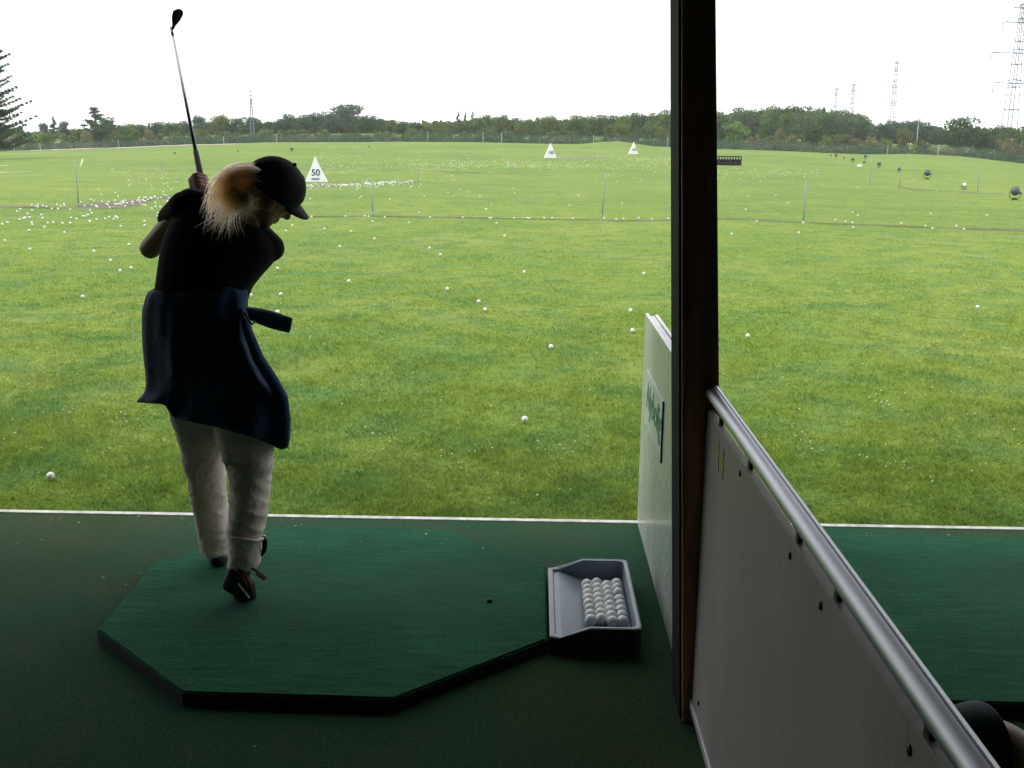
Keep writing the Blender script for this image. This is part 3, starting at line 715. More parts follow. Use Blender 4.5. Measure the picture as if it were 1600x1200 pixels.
bm = bmesh.new(); tube(bm, [L(372, 912, -.19), L(380, 922, -.175), L(389, 934, -.155)], .004, 6); link('sole_trim', mesh_bm(bm), M['trouser'], s2, True)
# cap: crown, button, visor
CU = (upv * .96 - fwd * .12).normalized(); cr_c = HC + upv * .030 - fwd * .005
bm = bmesh.new(); bmesh.ops.create_uvsphere(bm, u_segments=48, v_segments=32, radius=1)
for v in bm.verts: v.co = Vector((v.co.x * .092, v.co.y * .107, v.co.z * .104))
bmesh.ops.bisect_plane(bm, geom=bm.verts[:] + bm.edges[:] + bm.faces[:], plane_co=(0, 0, -.010), plane_no=(0, .12, -1), clear_outer=True)
for v in bm.verts:
    a = math.atan2(v.co.x, v.co.y); seam = abs((a * 6 / (2 * pi)) % 1 - .5) * 2
    if seam > .93 and v.co.z > 0: v.co *= .988
    if v.co.y > .05 and v.co.z > .03: v.co *= 1.03
    v.co = cr_c + HR @ v.co
cp = link('cap', mesh_bm(bm), M['cap'], golfer, True); sm = cp.modifiers.new('thick', 'SOLIDIFY'); sm.thickness = .003
bm = bmesh.new(); ball(bm, cr_c + HR @ Vector((0, -.002, .106)), .007, n=2); link('button', mesh_bm(bm), M['cap'], cp, True)
bm = bmesh.new(); rws = []
for i in range(9):
    t = i / 8; r = []
    for j in range(17):
        a = (j / 16 - .5) * pi * .92; wv = .080
        x = sin(a) * wv * (1 - .12 * t); y = .030 + cos(a) * .066 + t * .072 * max(0, cos(a)) ** .6
        z = .006 + .008 * cos(a) - t * .020 - .14 * x * x / .08
        r.append(cr_c + HR @ Vector((x, y, z)))
    rws.append(r)
vr = [[bm.verts.new(p) for p in r] for r in rws]
for a, b in zip(vr, vr[1:]):
    for k in range(16): bm.faces.new((a[k], a[k+1], b[k+1], b[k]))
vo = link('visor', mesh_bm(bm), M['cap'], cp, True); sm = vo.modifiers.new('thick', 'SOLIDIFY'); sm.thickness = .003
# hair
bm = bmesh.new()
capsule(bm, L(402, 288, -.105), .036, L(385, 312, -.12), .036, 1); capsule(bm, L(388, 312, -.11), .026, L(378, 326, -.12), .014, 1)
m0 = fuse(bm, .006, 2); bm = bmesh.new(); bm.from_mesh(m0)
def bez(p, t):
    a, b, c, d = p; return a * (1-t)**3 + b * 3 * t * (1-t)**2 + c * 3 * t * t * (1-t) + d * t**3
def strand(bm, pts, rad):
    a = b = None
    for i, p in enumerate(pts):
        d = (pts[min(i + 1, len(pts) - 1)] - pts[max(i - 1, 0)]).normalized(); w_ = d.cross(Vector((.2, 1, .15))).normalized() * rad[i] * 1.25
        q0, q1 = bm.verts.new(p + w_), bm.verts.new(p - w_)
        if a: bm.faces.new((a, b, q1, q0))
        a, b = q0, q1
for k in range(640):
    q = random.random()
    if q < .22: e = (random.gauss(343, 7), random.gauss(334, 15))
    elif q < .40: e = (random.gauss(331, 6), random.gauss(318, 15))
    elif q < .75: e = (random.gauss(360, 12), random.gauss(328, 16))
    else: e = (random.gauss(384, 9), random.gauss(329, 10))
    s = (random.uniform(388, 409), random.uniform(260, 326)); h = (s[1] - 260) / 68
    if q >= .75: s = (random.uniform(394, 411), random.uniform(295, 328)); h = .9
    c1 = (s[0] - random.uniform(16, 38), s[1] - 9 * (1 - h) + random.gauss(0, 4))
    c2 = (random.uniform(330, 358) + 34 * h + (22 if q >= .75 else 0), 264 + 48 * h + random.gauss(0, 7))
    y0_, y1_ = random.uniform(-.17, -.10), random.uniform(-.17, -.13)
    P = [L(*s, y0_ + .02), L(*c1, y0_ - .01), L(*c2, y1_ - .02), L(*e, y1_)]
    rr = random.uniform(.0009, .0017); w1 = random.gauss(0, .006)
    pts = [bez(P, t) + Vector((w1 * sin(7 * t), 0, w1 * sin(5 * t))) for t in np.linspace(0, 1, 11)]
    strand(bm, pts, [rr * .9] + [rr] * 6 + [rr * .7, rr * .42, rr * .2, rr * .05])
for k in range(34):      # loose wisps down the back
    s = (random.uniform(386, 408), random.uniform(285, 325)); e = (random.gauss(345, 18), random.gauss(366, 8))
    P = [L(*s, -.12), L(s[0] - 18, s[1] + 4, -.15), L(random.uniform(340, 365), random.uniform(315, 335), -.17), L(*e, -.15)]
    strand(bm, [bez(P, t) for t in np.linspace(0, 1, 10)], [.0009] * 7 + [.0007, .0005, .0002])
for k in range(70):      # flyaway strands
    s = (random.uniform(384, 400), random.uniform(256, 275)); c1 = (random.uniform(350, 375), random.uniform(244, 262)); c2 = (random.uniform(322, 343), random.uniform(262, 300)); e = (random.gauss(328, 9), random.gauss(332, 16))
    P = [L(*s, -.11), L(*c1, -.13), L(*c2, -.15), L(*e, -.15)]
    strand(bm, [bez(P, t) for t in np.linspace(0, 1, 10)], [.0009] * 7 + [.0007, .0005, .0002])
link('hair', mesh_bm(bm), M['blonde'], golfer, True)

# golf club, held by the golfer
club = world_parent(empty('golf_club', HG, 'steel golf club held up over the shoulder, iron head against the sky', 'golf club'))
bm = bmesh.new(); g0 = HG - CA * .12; g1 = W(305, 244, HG.y + (4.38 - HG.y) * .19)
sh_end = HE
tube(bm, [g0, HG, HG + (sh_end - HG) * .19], [.0135, .0125, .0095], 12); link('grip', mesh_bm(bm), M['matrub'], club, True)
M['steel'] = mat('chrome_steel', (.34, .34, .36), .42, .05, metal=.8)
bm = bmesh.new(); tube(bm, [HG + (sh_end - HG) * .185, HG + (sh_end - HG) * .6, sh_end], [.0072, .0062, .0046], 10); link('shaft', mesh_bm(bm), M['steel'], club, True)
M['ironhead'] = mat('dark_iron', (.05, .045, .055), .3, .2, metal=.7)
bm = bmesh.new(); Yh = sh_end.y
outl = [(268, 47), (269, 38), (268, 28), (270, 17), (276, 14), (283, 14), (286.5, 18), (286, 24), (281, 33), (274, 41), (271.5, 47)]
fr = [W(x, y, Yh - .004) for x, y in outl]; bk = [W(x, y, Yh + .014 + (.012 if x > 276 else 0)) for x, y in outl]
vf = [bm.verts.new(p) for p in fr]; vb = [bm.verts.new(p) for p in bk]; n = len(vf)
bm.faces.new(vf[::-1]); bm.faces.new(vb)
for k in range(n): bm.faces.new((vf[k], vf[(k+1) % n], vb[(k+1) % n], vb[k]))
bmesh.ops.recalc_face_normals(bm, faces=bm.faces); bmesh.ops.bevel(bm, geom=bm.edges[:], offset=.002, segments=2, affect='EDGES')
ch = link('club_head', mesh_bm(bm), M['ironhead'], club)
bm = bmesh.new(); tube(bm, [HG + (sh_end - HG) * .95, sh_end + (sh_end - HG) * .012], [.0058, .0065], 10); link('hosel', mesh_bm(bm), M['ironhead'], ch, True)

# --- a child in the next bay, only the head shows over the rail
CC = W(1546, 1226, 1.32); hgt = CC.z
kid = world_parent(empty('person', (CC.x, CC.y, 0), 'person in dark teal cap in the next bay, only the head showing over the rail', 'person'))
kr_ = Matrix(((0.18, .98, 0), (-.98, .18, 0), (0, 0, 1)))
fw = Vector((.97, .15, -.18)).normalized(); r_ = fw.cross(Vector((0, 0, 1))).normalized(); u_ = r_.cross(fw); KR = Matrix((r_, fw, u_)).transposed()
bm = bmesh.new(); head(bm, CC - Vector((0, 0, .012)), KR, .93)
B = lambda x, y, z: Vector((CC.x + x * fw.x - y * r_.x, CC.y + x * fw.y - y * r_.y, z * hgt / .86))
capsule(bm, B(-.02, 0, .66), .042, CC - Vector((.02, 0, .05)), .045)
capsule(bm, B(-.02, 0, .58), .075, B(-.01, 0, .40), .085)
for s_ in (-1, 1):
    capsule(bm, B(-.02, .07 * s_, .61), .045, B(-.02, .13 * s_, .60), .036); capsule(bm, B(-.02, .13 * s_, .60), .036, B(-.03, .16 * s_, .46), .028); capsule(bm, B(-.03, .16 * s_, .46), .028, B(.04, .16 * s_, .35), .02)
    capsule(bm, B(-.01, .045 * s_, .38), .06, B(.01, .055 * s_, .2), .042); capsule(bm, B(.01, .055 * s_, .2), .042, B(-.01, .055 * s_, .04), .03); capsule(bm, B(-.01, .055 * s_, .035), .028, B(.09, .06 * s_, .025), .024)
    for q in range(4): capsule(bm, B(.045, (.15 + .012 * q) * s_, .335), .008, B(.05 + .004 * q, (.15 + .012 * q) * s_, .285 + .004 * abs(q - 1.5)), .006, 1)
    capsule(bm, B(.05, .145 * s_, .34), .009, B(.068, .138 * s_, .315), .007, 1)
link('body', fuse(bm, .007, 2), M['skin'], kid)
bm = bmesh.new(); capsule(bm, B(-.02, 0, .57), .098, B(-.01, 0, .36), .105)
for s_ in (-1, 1): capsule(bm, B(-.02, .06 * s_, .605), .055, B(-.025, .145 * s_, .53), .042)
link('t_shirt', fuse(bm, .008, 3), M['jacket'], kid)
bm = bmesh.new()
for s_ in (-1, 1): capsule(bm, B(-.01, .045 * s_, .36), .078, B(.01, .055 * s_, .2), .056); capsule(bm, B(.01, .055 * s_, .2), .056, B(-.01, .055 * s_, .06), .045)
link('trousers', fuse(bm, .008, 3), M['trouser'], kid)
# knitted cap over the skull
bm = bmesh.new(); bmesh.ops.create_uvsphere(bm, u_segments=96, v_segments=64, radius=1)
for v in bm.verts: v.co = Vector((v.co.x * .083, v.co.y * .098 - .014, v.co.z * .094 + .022))
bmesh.ops.bisect_plane(bm, geom=bm.verts[:] + bm.edges[:] + bm.faces[:], plane_co=(0, -.036, 0), plane_no=(0, 1, -.05), clear_outer=True)
for v in bm.verts: v.co = CC + KR @ v.co
kc = link('knit_cap', mesh_bm(bm), M['hairdark'], kid, True); sm = kc.modifiers.new('thick', 'SOLIDIFY'); sm.thickness = .004; sm.offset = 1


# ------------------------------------------------------------------ things on the range
FRONT = Matrix(((1, 0, 0), (0, 0, -1), (0, 1, 0)))
def dist_sign(px, pyb, wpx, hpx, txt, small, label):
    p = tp(px, pyb); sc = p.y / FPX * 1.0; w = wpx * sc; h = hpx * sc * 1.02
    r = empty('distance_sign', p, label, 'sign', 'white triangular distance signs on the range')
    bm = bmesh.new(); d = .36 * w
    tri = [(-w / 2, 0), (w / 2, 0), (0, h)]
    fv = [bm.verts.new((x, -.02 - d * (1 - z / h) * .4, z)) for x, z in tri]; bv = [bm.verts.new((x - .05 * w, d * (1 - z / h * .8), z)) for x, z in tri]
    bm.faces.new(fv); bm.faces.new(bv[::-1])
    for k in range(3): bm.faces.new((fv[k], bv[k], bv[(k+1) % 3], fv[(k+1) % 3]))
    bmesh.ops.recalc_face_normals(bm, faces=bm.faces); link('board', mesh_bm(bm), M['white'], r)
    tilt = math.atan2(d * .4, h); FR = FRONT @ Matrix.Rotation(-tilt * 1, 3, 'X')
    def on(z): return (0, -.02 - d * (1 - z / h) * .4 - .012, z)
    put_text('lettering', txt, h * (.36 if len(txt) == 2 else .28), on(h * .36), M['navytext'], r, rot=FR, weight=.008, depth=.002)
    if small: put_text('lettering', small, h * .14, on(h * .12), M['navytext'], r, rot=FR, weight=.004, depth=.002)
    return r
dist_sign(494.5, 284, 34, 37, '50', 'meter', 'nearest white triangular sign, reading 50, beside the golfer\'s cap')
dist_sign(860.5, 247, 19, 21.5, '100', None, 'white triangular sign reading 100 in the middle of the range')
dist_sign(990, 241, 14, 17.5, '150', None, 'farthest white triangular sign, reading 150, just left of the post')

def ribbon(name, pts, w, mt, seed=0, lift=.012):
    rnd = random.Random(seed); P = [tp(*q) for q in pts]; L_, R_ = [], []
    dense = []
    for a, b in zip(P, P[1:]):
        n = max(2, int((b - a).length / .6))
        for k in range(n): dense.append(a.lerp(b, k / n))
    dense.append(P[-1]); bm = bmesh.new(); rows = []
    for i, p in enumerate(dense):
        d = dense[min(i+1, len(dense)-1)] - dense[max(i-1, 0)]; nrm = Vector((-d.y, d.x, 0)).normalized()
        ww = w * max(.06, .5 + 1.1 * mnoise.noise(Vector((p.x * .3, p.y * .3, seed)))) * min(1, .15 + i * .2, .15 + (len(dense) - 1 - i) * .2)
        off = .12 * w * mnoise.noise(Vector((p.x * .8, p.y * .8, seed + 5)))
        r = []
        for s_, hh in ((-1, .0), (-.5, 1), (.5, 1), (1, 0)):
            q = p + nrm * (s_ * ww + off + rnd.uniform(-.1, .1) * ww); r.append(bm.verts.new((q.x, q.y, el(q.x, q.y) + lift * (.3 + hh))))
        rows.append(r)
    for a, b in zip(rows, rows[1:]):
        for k in range(3): bm.faces.new((a[k], a[k+1], b[k+1], b[k]))
    bmesh.ops.recalc_face_normals(bm, faces=bm.faces)
    return tag(link(name, mesh_bm(bm), mt), kind='structure')
ribbon('soil_strip', [(480, 339.5), (560, 338.5), (640, 339), (760, 341.5), (880, 343.5), (980, 345), (1060, 344), (1140, 342), (1250, 348), (1400, 353.5), (1600, 360), (1800, 366)], .42, M['dirt2'], 1)
ribbon('soil_strip', [(-60, 323), (0, 324), (100, 326), (150, 325), (200, 316), (250, 310), (300, 304)], 1.5, M['dirt'], 2)
ribbon('soil_strip', [(300, 304), (380, 295), (470, 291.5), (540, 290.5), (590, 287.5), (640, 285.5), (668, 284.5)], 1.5, M['dirt'], 3)
ribbon('soil_strip', [(1400, 292), (1440, 297), (1480, 299), (1527, 302.5), (1570, 303)], .8, M['dirt2'], 4)
ribbon('soil_strip', [(200, 268), (260, 267), (320, 265), (480, 264.5), (560, 265.5), (640, 266)], .9, M['dirt2'], 5)
ribbon('soil_strip', [(655, 267), (760, 271), (830, 274), (870, 274.5)], .8, M['dirt2'], 6)
ribbon('soil_strip', [(870, 247.5), (910, 246.5), (955, 246)], 2.4, M['dirt'], 7)
ribbon('soil_strip', [(540, 240), (660, 241), (745, 240)], 1.6, M['dirt2'], 8)
ribbon('sand_patch', [(-60, 270), (0, 269.5), (48, 268.5)], 1.5, M['sand'], 9)
ribbon('sand_patch', [(-60, 260), (0, 259), (14, 259)], 1.0, M['sand'], 10)

M['track'] = mat('pale_track', (.33, .30, .22), .95, .2, .4)
ribbon('track', [(-80, 237.6), (0, 236.4), (100, 234), (200, 231.2), (300, 227.2), (380, 225.5)], 2.2, M['track'], 11, .1)
# thin grey marker stakes
M['stake'] = mat('grey_stake', (.22, .28, .28), .6, .2)
M['stakepale'] = mat('pale_stake', (.7, .7, .45), .6, .1)
stakes = [(123, 252, 322, 0), (583, 286, 336, -3), (940, 272, 340, 5), (1255, 284, 351, 0), (1359, 247, 291, 0), (1405, 263, 295, 0), (1527, 259, 300, 0), (653, 258, 287, 2), (254, 241, 272, 0)]
slab = ['at the far left, below the pale leaning stick', 'between the 50 sign and the near soil strip', 'leaning, standing on the soil strip left of the post', 'standing on the soil strip right of the post', 'left of the two beside the row of lamps', 'with a lamp showing right behind its top', 'at the far right between two lamps', 'at the right end of the ball covered strip', 'left of the raised golf club']
for (px, ya_, yb_, ln), lb in zip(stakes, slab):
    p = tp(px, yb_); h = (yb_ - ya_) * p.y / FPX; w = max(.018, 0.9 * p.y / FPX * .5)
    r = empty('marker_stake', p, 'thin grey stake %s' % lb, 'stake', 'thin grey stakes on the range')
    bm = bmesh.new(); tube(bm, [(0, 0, -.1), (ln * p.y / FPX * .5, 0, h * .5), (ln * p.y / FPX, 0, h)], [w, w, w * .85], 6); link('rod', mesh_bm(bm), M['stake'], r, True)
    bm = bmesh.new(); tube(bm, [(0, 0, -.02), (0, 0, .07)], [w * 1.8, w * 1.5], 6); link('foot_sleeve', mesh_bm(bm), M['aludull' if px == 1255 else 'stake'], r, True)
p = tp(125, 264); bm = bmesh.new(); h = 15 * p.y / FPX
tube(bm, [(0, 0, -.05), (h * .36, 0, h)], [.06, .05], 6); o = link('marker_stake', mesh_bm(bm), M['stakepale'], None, True); o.location = p
tag(o, 'short pale yellow stick leaning to the right, far left of the range', 'stake')

# floodlights standing along the right of the range
M['lamp'] = mat('grey_lamp_shell', (.06, .065, .085), .45, .2, 6)
M['lampface'] = mat('lamp_lens', (.62, .66, .68), .25, .05)
def make_lamp():
    r = empty('floodlight', (0, 0, 0), 'x', 'lamp', 'floodlights standing on the grass')
    bm = bmesh.new(); rr = [(.02, .0), (.12, .02), (.185, .09), (.205, .18), (.205, .26), (.215, .29)]; rings = []
    A = Matrix.Rotation(radians(-62), 3, 'X') @ Matrix.Rotation(0, 3, 'Z')
    for rad, z in rr: rings.append([A @ Vector((cos(2*pi*k/24) * rad, sin(2*pi*k/24) * rad, z - .15)) + Vector((0, 0, .40)) for k in range(24)])
    loft(bm, rings); link('housing', mesh_bm(bm), M['lamp'], r, True)
    bm = bmesh.new(); rings = [[A @ Vector((cos(2*pi*k/24) * q, sin(2*pi*k/24) * q, z - .15)) + Vector((0, 0, .40)) for k in range(24)] for q, z in ((.20, .292), (.15, .302), (.02, .306))]
    loft(bm, rings); link('lens', mesh_bm(bm), M['lampface'], r, True)
    bm = bmesh.new(); tube(bm, [(-.235, 0, .40), (-.235, 0, .16), (-.16, 0, .09), (.16, 0, .09), (.235, 0, .16), (.235, 0, .40)], .018, 6); link('yoke', mesh_bm(bm), M['black'], r, True)
    bm = bmesh.new(); box(bm, (.14, -.05, .30), (.30, .05, .37), .008); link('ballast_box', mesh_bm(bm), M['lamp'], r)
    for sx in (-1, 1):
        bm = bmesh.new(); bar(bm, (0, 0, .085), (.17 * sx, -.1, -.02), .04); link('leg', mesh_bm(bm), M['black'], r)
    bm = bmesh.new(); bar(bm, (0, 0, .085), (0, .18, -.02), .04); link('leg', mesh_bm(bm), M['black'], r)
    return r
def copy_tree(o, parent=None):
    c = o.copy(); COL.objects.link(c); c.parent = parent
    for ch_ in o.children: copy_tree(ch_, c)
    return c
lamps = [(1585, 313, 26, 'largest grey floodlight, nearest of the row at the right edge', -.3), (1506, 296, 13, 'low floodlight with its pale lens turned to the bays, second from the right edge', 2.9),
         (1448, 280, 18, 'grey floodlight between the two right stakes, third from the right edge', -.3), (1405, 270, 10, 'floodlight right behind a thin stake', -.2), (1373, 262, 11, 'dark floodlight just right of a tall stake', -.4),
         (1352, 249, 9, 'small upright floodlight highest of the cluster by the left stake', -.2), (1350, 256, 6, 'tiny floodlight just below the cluster\'s highest lamp', -.4), (1332, 254, 9, 'small dark floodlight left of the cluster of lamps', -.3),
         (1319, 249, 5, 'tiny floodlight second from the far end of the row', 0), (1306, 247, 8, 'small upright dark floodlight near the far end of the row', -.2), (1298, 245, 4, 'tiny floodlight at the far end of the row', 0),
         (273, 242, 6, 'small dark floodlight just left of the raised club', .3), (372, 238, 4, 'small dark floodlight above the golfer\'s cap, left one', .3), (456, 237, 8, 'small upright floodlight above the cap and left of the 50 sign', .3), (577, 231, 4, 'lone tiny floodlight right of the 50 sign near the far edge', 0)]
L0 = make_lamp()
for i, (px, py, hp, lb, rz) in enumerate(lamps):
    p = tp(px, py); o = L0 if i == 0 else copy_tree(L0); s_ = hp * p.y / FPX / .82
    o.location = p; o.scale = (s_,) * 3; o.rotation_euler.z = rz; o['label'] = lb

# ball collector seen beside the post
p = tp(1136, 258.5); q = tp(1155, 258.5); sc = p.y / FPX
bc = empty('ball_collector', p, 'low dark ball collector frame with rollers standing right of the post', 'ball collector')
Wd = 42 * sc; H = 13 * sc
bm = bmesh.new()
for z in (H * .25, H): bar(bm, (-Wd / 2, 0, z), (Wd / 2, 0, z), .07); bar(bm, (-Wd / 2, 1.2, z), (Wd / 2, 1.2, z), .07)
for x in np.linspace(-Wd / 2, Wd / 2, 6): bar(bm, (x, 0, 0), (x, 0, H), .07); bar(bm, (x, 0, H), (x, 1.2, H), .06); bar(bm, (x, 1.2, 0), (x, 1.2, H), .06)
link('frame', mesh_bm(bm), M['black'], bc)
for k in range(3):
    bm = bmesh.new()
    for j in range(9):
        x = -Wd / 2 + Wd * (k + (j + .5) / 9) / 3; tube(bm, [(x - .03, .3, H * .36), (x + .03, .3, H * .36)], H * .34, 14)
    link('roller', mesh_bm(bm), M['channel'], bc)
bm = bmesh.new(); box(bm, (-Wd / 2, .5, H * .35), (Wd / 2, 1.0, H * .62), .03); link('basket', mesh_bm(bm), M['aludull'], bc)
bm = bmesh.new(); bar(bm, (-Wd * .42, 0, H), (-Wd * .62, -.2, H * 1.45), .08); link('tow_bar', mesh_bm(bm), M['aludull'], bc)

# ------------------------------------------------------------------ golf balls on the grass
bm = bmesh.new(); bmesh.ops.create_icosphere(bm, subdivisions=2, radius=.0215); fb = mesh_bm(bm, 'field_ball'); fb.materials.append(M['ball']); fb.shade_smooth()
near = [(8,378),(47,391),(147,395),(173,409),(202,384),(188,426),(205,421),(130,467),(75,350),(67,342),(51,352),(101,365),(189,355),(178,344),(140,346),(457,354),(447,362),(434,422),(392,465),(439,463),(434,491),
 (507,359),(531,387),(545,442),(585,375),(549,363),(582,347),(639,349),(671,390),(688,400),(699,454),(748,475),(758,488),(788,370),(819,428),(861,547),(1006,430),(985,489),(988,521),(820,662),(776,350),
 (570,338),(576,338.5),(601,339),(672,339.5),(723,340),(765,342),(768,342),(803,341),(824,341),(827,341.5),(850,341),(863,341),(895,342),(944,341),(963,343),(974,342),(998,341),(1019,343),(1044,342),(540,339),(487,340),
 (1168,530),(1527,483),(1248,365),(1182,347),(1305,344),(1321,347),(1332,349),(1340,337),(1333,357),(1446,354),(1457,358),(1494,354),(1506,359),(1408,350),(1454,334),(1542,336),(1332,332),(1143,367),(80,753),
 (485,311),(562,309),(564.5,307),(609,311),(663,306),(700,302),(718,296),(733,300),(750,306),(655,332),(759,327),(532,296),(557,296),(642,292),(690,283),(709,281),(675,283),(706,274),(768,320),(760,327),(804,302),(802,294),(904,305),(890,321),
 (972,318),(1001,282),(989,278),(963,284),(868,274),(932,277),(1049,301),(1169,306),(1165,328),(1231,317),(1212,305),(1188,283),(1157,279),(1153,282),(1130,278),(1284,288),(1339,292),(1227,273),(1256,276),(1428,281),(1463,299)]
def zone(px): return 0 if px < 330 else 1 if px < 1050 else 2
zname = ['left of the golfer', 'between golfer and post', 'right of the post']
pts = [(px, py, tp(px, py + 1)) for px, py in near]
pts.append((1343, 260, None)); cnt = [0, 0, 0]
def nth(k):
    w_ = ['nearest', 'second nearest', 'third nearest', 'fourth nearest', 'fifth nearest', 'sixth nearest', 'seventh nearest', 'eighth nearest', 'ninth nearest', 'tenth nearest']
    return w_[k] if k < 10 else '%d%s nearest' % (k + 1, 'th' if 10 <= k % 100 <= 19 else {0: 'st', 1: 'nd', 2: 'rd'}.get(k % 10, 'th'))
balls = []
for px, py, p in sorted([q for q in pts if q[2]], key=lambda q: q[2].y):
    z_ = zone(px); strip = 480 < px < 1050 and 336 < py < 345
    if strip: lb = None
    else:
        lb = 'white ball on grass %s, %s to the bays' % (zname[z_], nth(cnt[z_])); cnt[z_] += 1
    balls.append((p, lb, strip, px))
k = 0
for p, lb, strip, px in sorted(balls, key=lambda b: b[3] if b[2] else -1):
    if strip:
        k += 1; lb = 'white golf ball on the near soil strip, %s' % (nth(k - 1).replace(' nearest', '').replace('nearest', 'first') + ' from the left')
    o = bpy.data.objects.new('golf_ball', fb); COL.objects.link(o)
    s_ = 1 + min(.35, max(0, p.y - 12) * .012); o.scale = (s_,) * 3
    o.location = (p.x, p.y, p.z + .018 + (.012 if p.y < 26 else 0)); tag(o, lb, 'golf ball', 'golf balls lying on the range')
    nball += 1
p = tp(1343, 263); bm = bmesh.new(); ball(bm, (0, 0, .16), .2, (1, 1, .8)); o = link('yardage_ball', mesh_bm(bm), M['white'], None, True); o.location = p
tag(o, 'large white marker ball left of the tall stake among the floodlights', 'marker')
# crowded balls: strips and scatter, (x0, x1, y centre at x0, y centre at x1, spread, count, group label)
crowd = [(150, 310, 324, 302, 4, 42, 'white golf ball crowding the brown strip left of the golfer'), (30, 150, 322, 325, 5, 16, 'white golf ball near the left end of the brown strip'), (120, 310, 312, 318, 14, 34, 'white golf ball scattered round the brown strip left of the golfer'),
         (470, 600, 291.5, 288.5, 2.2, 80, 'white golf ball crowding the brown strip below the 50 sign'), (570, 645, 288, 285, 2.4, 90, 'white golf ball heaped at the right end of the brown strip'), (480, 660, 291, 286, 7, 40, 'white golf ball lying just off the strip by the 50 sign'),
         (0, 260, 345, 340, 14, 34, 'white golf ball'), (500, 720, 262, 258, 9, 110, 'b'), (700, 860, 256, 258, 7, 150, 'b'), (860, 1050, 258, 262, 10, 120, 'b'), (870, 960, 247.5, 246, 1.2, 60, 'b'), (960, 1050, 247, 250, 3, 60, 'b'),
         (200, 330, 285, 282, 14, 30, 'b'), (1120, 1300, 270, 266, 9, 50, 'b'), (500, 660, 248, 246, 8, 40, 'b'), (150, 260, 268, 267, 3, 14, 'b')]
allp = []
for x0, x1, ya_, yb_, sp_, n, lb in crowd:
    for k in range(n):
        t = random.random(); y = ya_ + (yb_ - ya_) * t + random.gauss(0, sp_ * .55)
        p = tp(x0 + (x1 - x0) * t, max(y, 232)); allp.append((p, lb))
allp.sort(key=lambda a: a[0].y)
room = 298 - nball; vv, ff = [], []
bm = bmesh.new(); bmesh.ops.create_icosphere(bm, subdivisions=1, radius=.0215); pm = mesh_bm(bm); pv = np.array([v.co[:] for v in pm.vertices]); pf = np.array([q.vertices[:] for q in pm.polygons])
for i, (p, lb) in enumerate(allp):
    s_ = 1 + min(.45, p.y * .01)
    if i < room and not lb == 'b':
        if lb == 'white golf ball': lb = 'white golf ball in the loose scatter on the grass at far left'
        o = bpy.data.objects.new('golf_ball', fb); COL.objects.link(o); o.location = (p.x, p.y, p.z + .03); o.scale = (s_,) * 3
        tag(o, lb, 'golf ball', lb.replace('white golf ball', 'golf balls'))
    else:
        vv.append(pv * s_ + np.array([p.x, p.y, p.z + .03])); ff.append(pf + len(pv) * (len(vv) - 1))
o = link('golf_balls', mesh_np('far_balls', np.concatenate(vv), np.concatenate(ff)), M['ball'], None, True)
tag(o, 'hundreds of tiny white golf balls strewn across the far range', 'golf balls', kind='stuff')

# ------------------------------------------------------------------ fence round the range
M['fencepost'] = mat('green_post', (.05, .1, .085), .6); M['fencepale'] = mat('pale_post', (.4, .42, .4), .7)
m, nt, bs = new_mat('chain_mesh'); bs.inputs['Base Color'].default_value = (.035, .075, .07, 1); bs.inputs['Roughness'].default_value = .7
tc = node(nt, 'ShaderNodeTexCoord'); wv = []
for ang in (45, -45):
    mp = node(nt, 'ShaderNodeMapping'); mp.inputs['Rotation'].default_value = (0, radians(ang), 0); nt.links.new(tc.outputs['Object'], mp.inputs['Vector'])
    w_ = node(nt, 'ShaderNodeTexWave'); w_.inputs['Scale'].default_value = 4.5; nt.links.new(mp.outputs['Vector'], w_.inputs['Vector']); wv.append(w_)
mxm = node(nt, 'ShaderNodeMath', operation='MAXIMUM'); nt.links.new(wv[0].outputs['Fac'], mxm.inputs[0]); nt.links.new(wv[1].outputs['Fac'], mxm.inputs[1])
gt = node(nt, 'ShaderNodeMath', operation='GREATER_THAN'); nt.links.new(mxm.outputs[0], gt.inputs[0]); gt.inputs[1].default_value = .85
tpn = node(nt, 'ShaderNodeBsdfTransparent'); ms = node(nt, 'ShaderNodeMixShader'); nt.links.new(gt.outputs[0], ms.inputs[0]); nt.links.new(tpn.outputs[0], ms.inputs[1]); nt.links.new(bs.outputs[0], ms.inputs[2])
nt.links.new(ms.outputs[0], nt.nodes['Material Output'].inputs['Surface']); M['chain'] = m
def fence(x0, x1, Y, hgt, step, label, pale=False):
    a = W(x0, 225, Y).x; b = W(x1, 225, Y).x; n = int((b - a) / step); xs = np.linspace(a, b, n + 1)
    r = world_parent(empty('mesh_fence', (a, Y, el(a, Y)), label, 'fence'))
    bm = bmesh.new(); tops = [bm.verts.new((x, Y, el(x, Y) + hgt)) for x in xs]; bots = [bm.verts.new((x, Y, el(x, Y) + .02)) for x in xs]
    for k in range(n): bm.faces.new((bots[k], bots[k+1], tops[k+1], tops[k]))
    link('mesh_panel', mesh_bm(bm), M['chain'], r)
    for x in xs:
        bm = bmesh.new(); z = el(x, Y); tube(bm, [(x, Y - .05, z - .2), (x, Y - .05, z + hgt + .05)], .05, 6); link('post', mesh_bm(bm), M['fencepale' if random.random() < .25 else 'fencepost'], r)
    return r
fence(-60, 640, 174, 1.2, 4.2, 'green chain link fence along the far left edge of the range')
fence(640, 1130, 173, 1.6, 3.0, 'green chain link fence behind the 100 and 150 signs')
fence(1130, 1420, 175, 1.5, 3.2, 'green chain link fence below the trees right of the post')
fence(1440, 1680, 172, 1.6, 2.6, 'green chain link fence at far right, in front of the large dark tree')

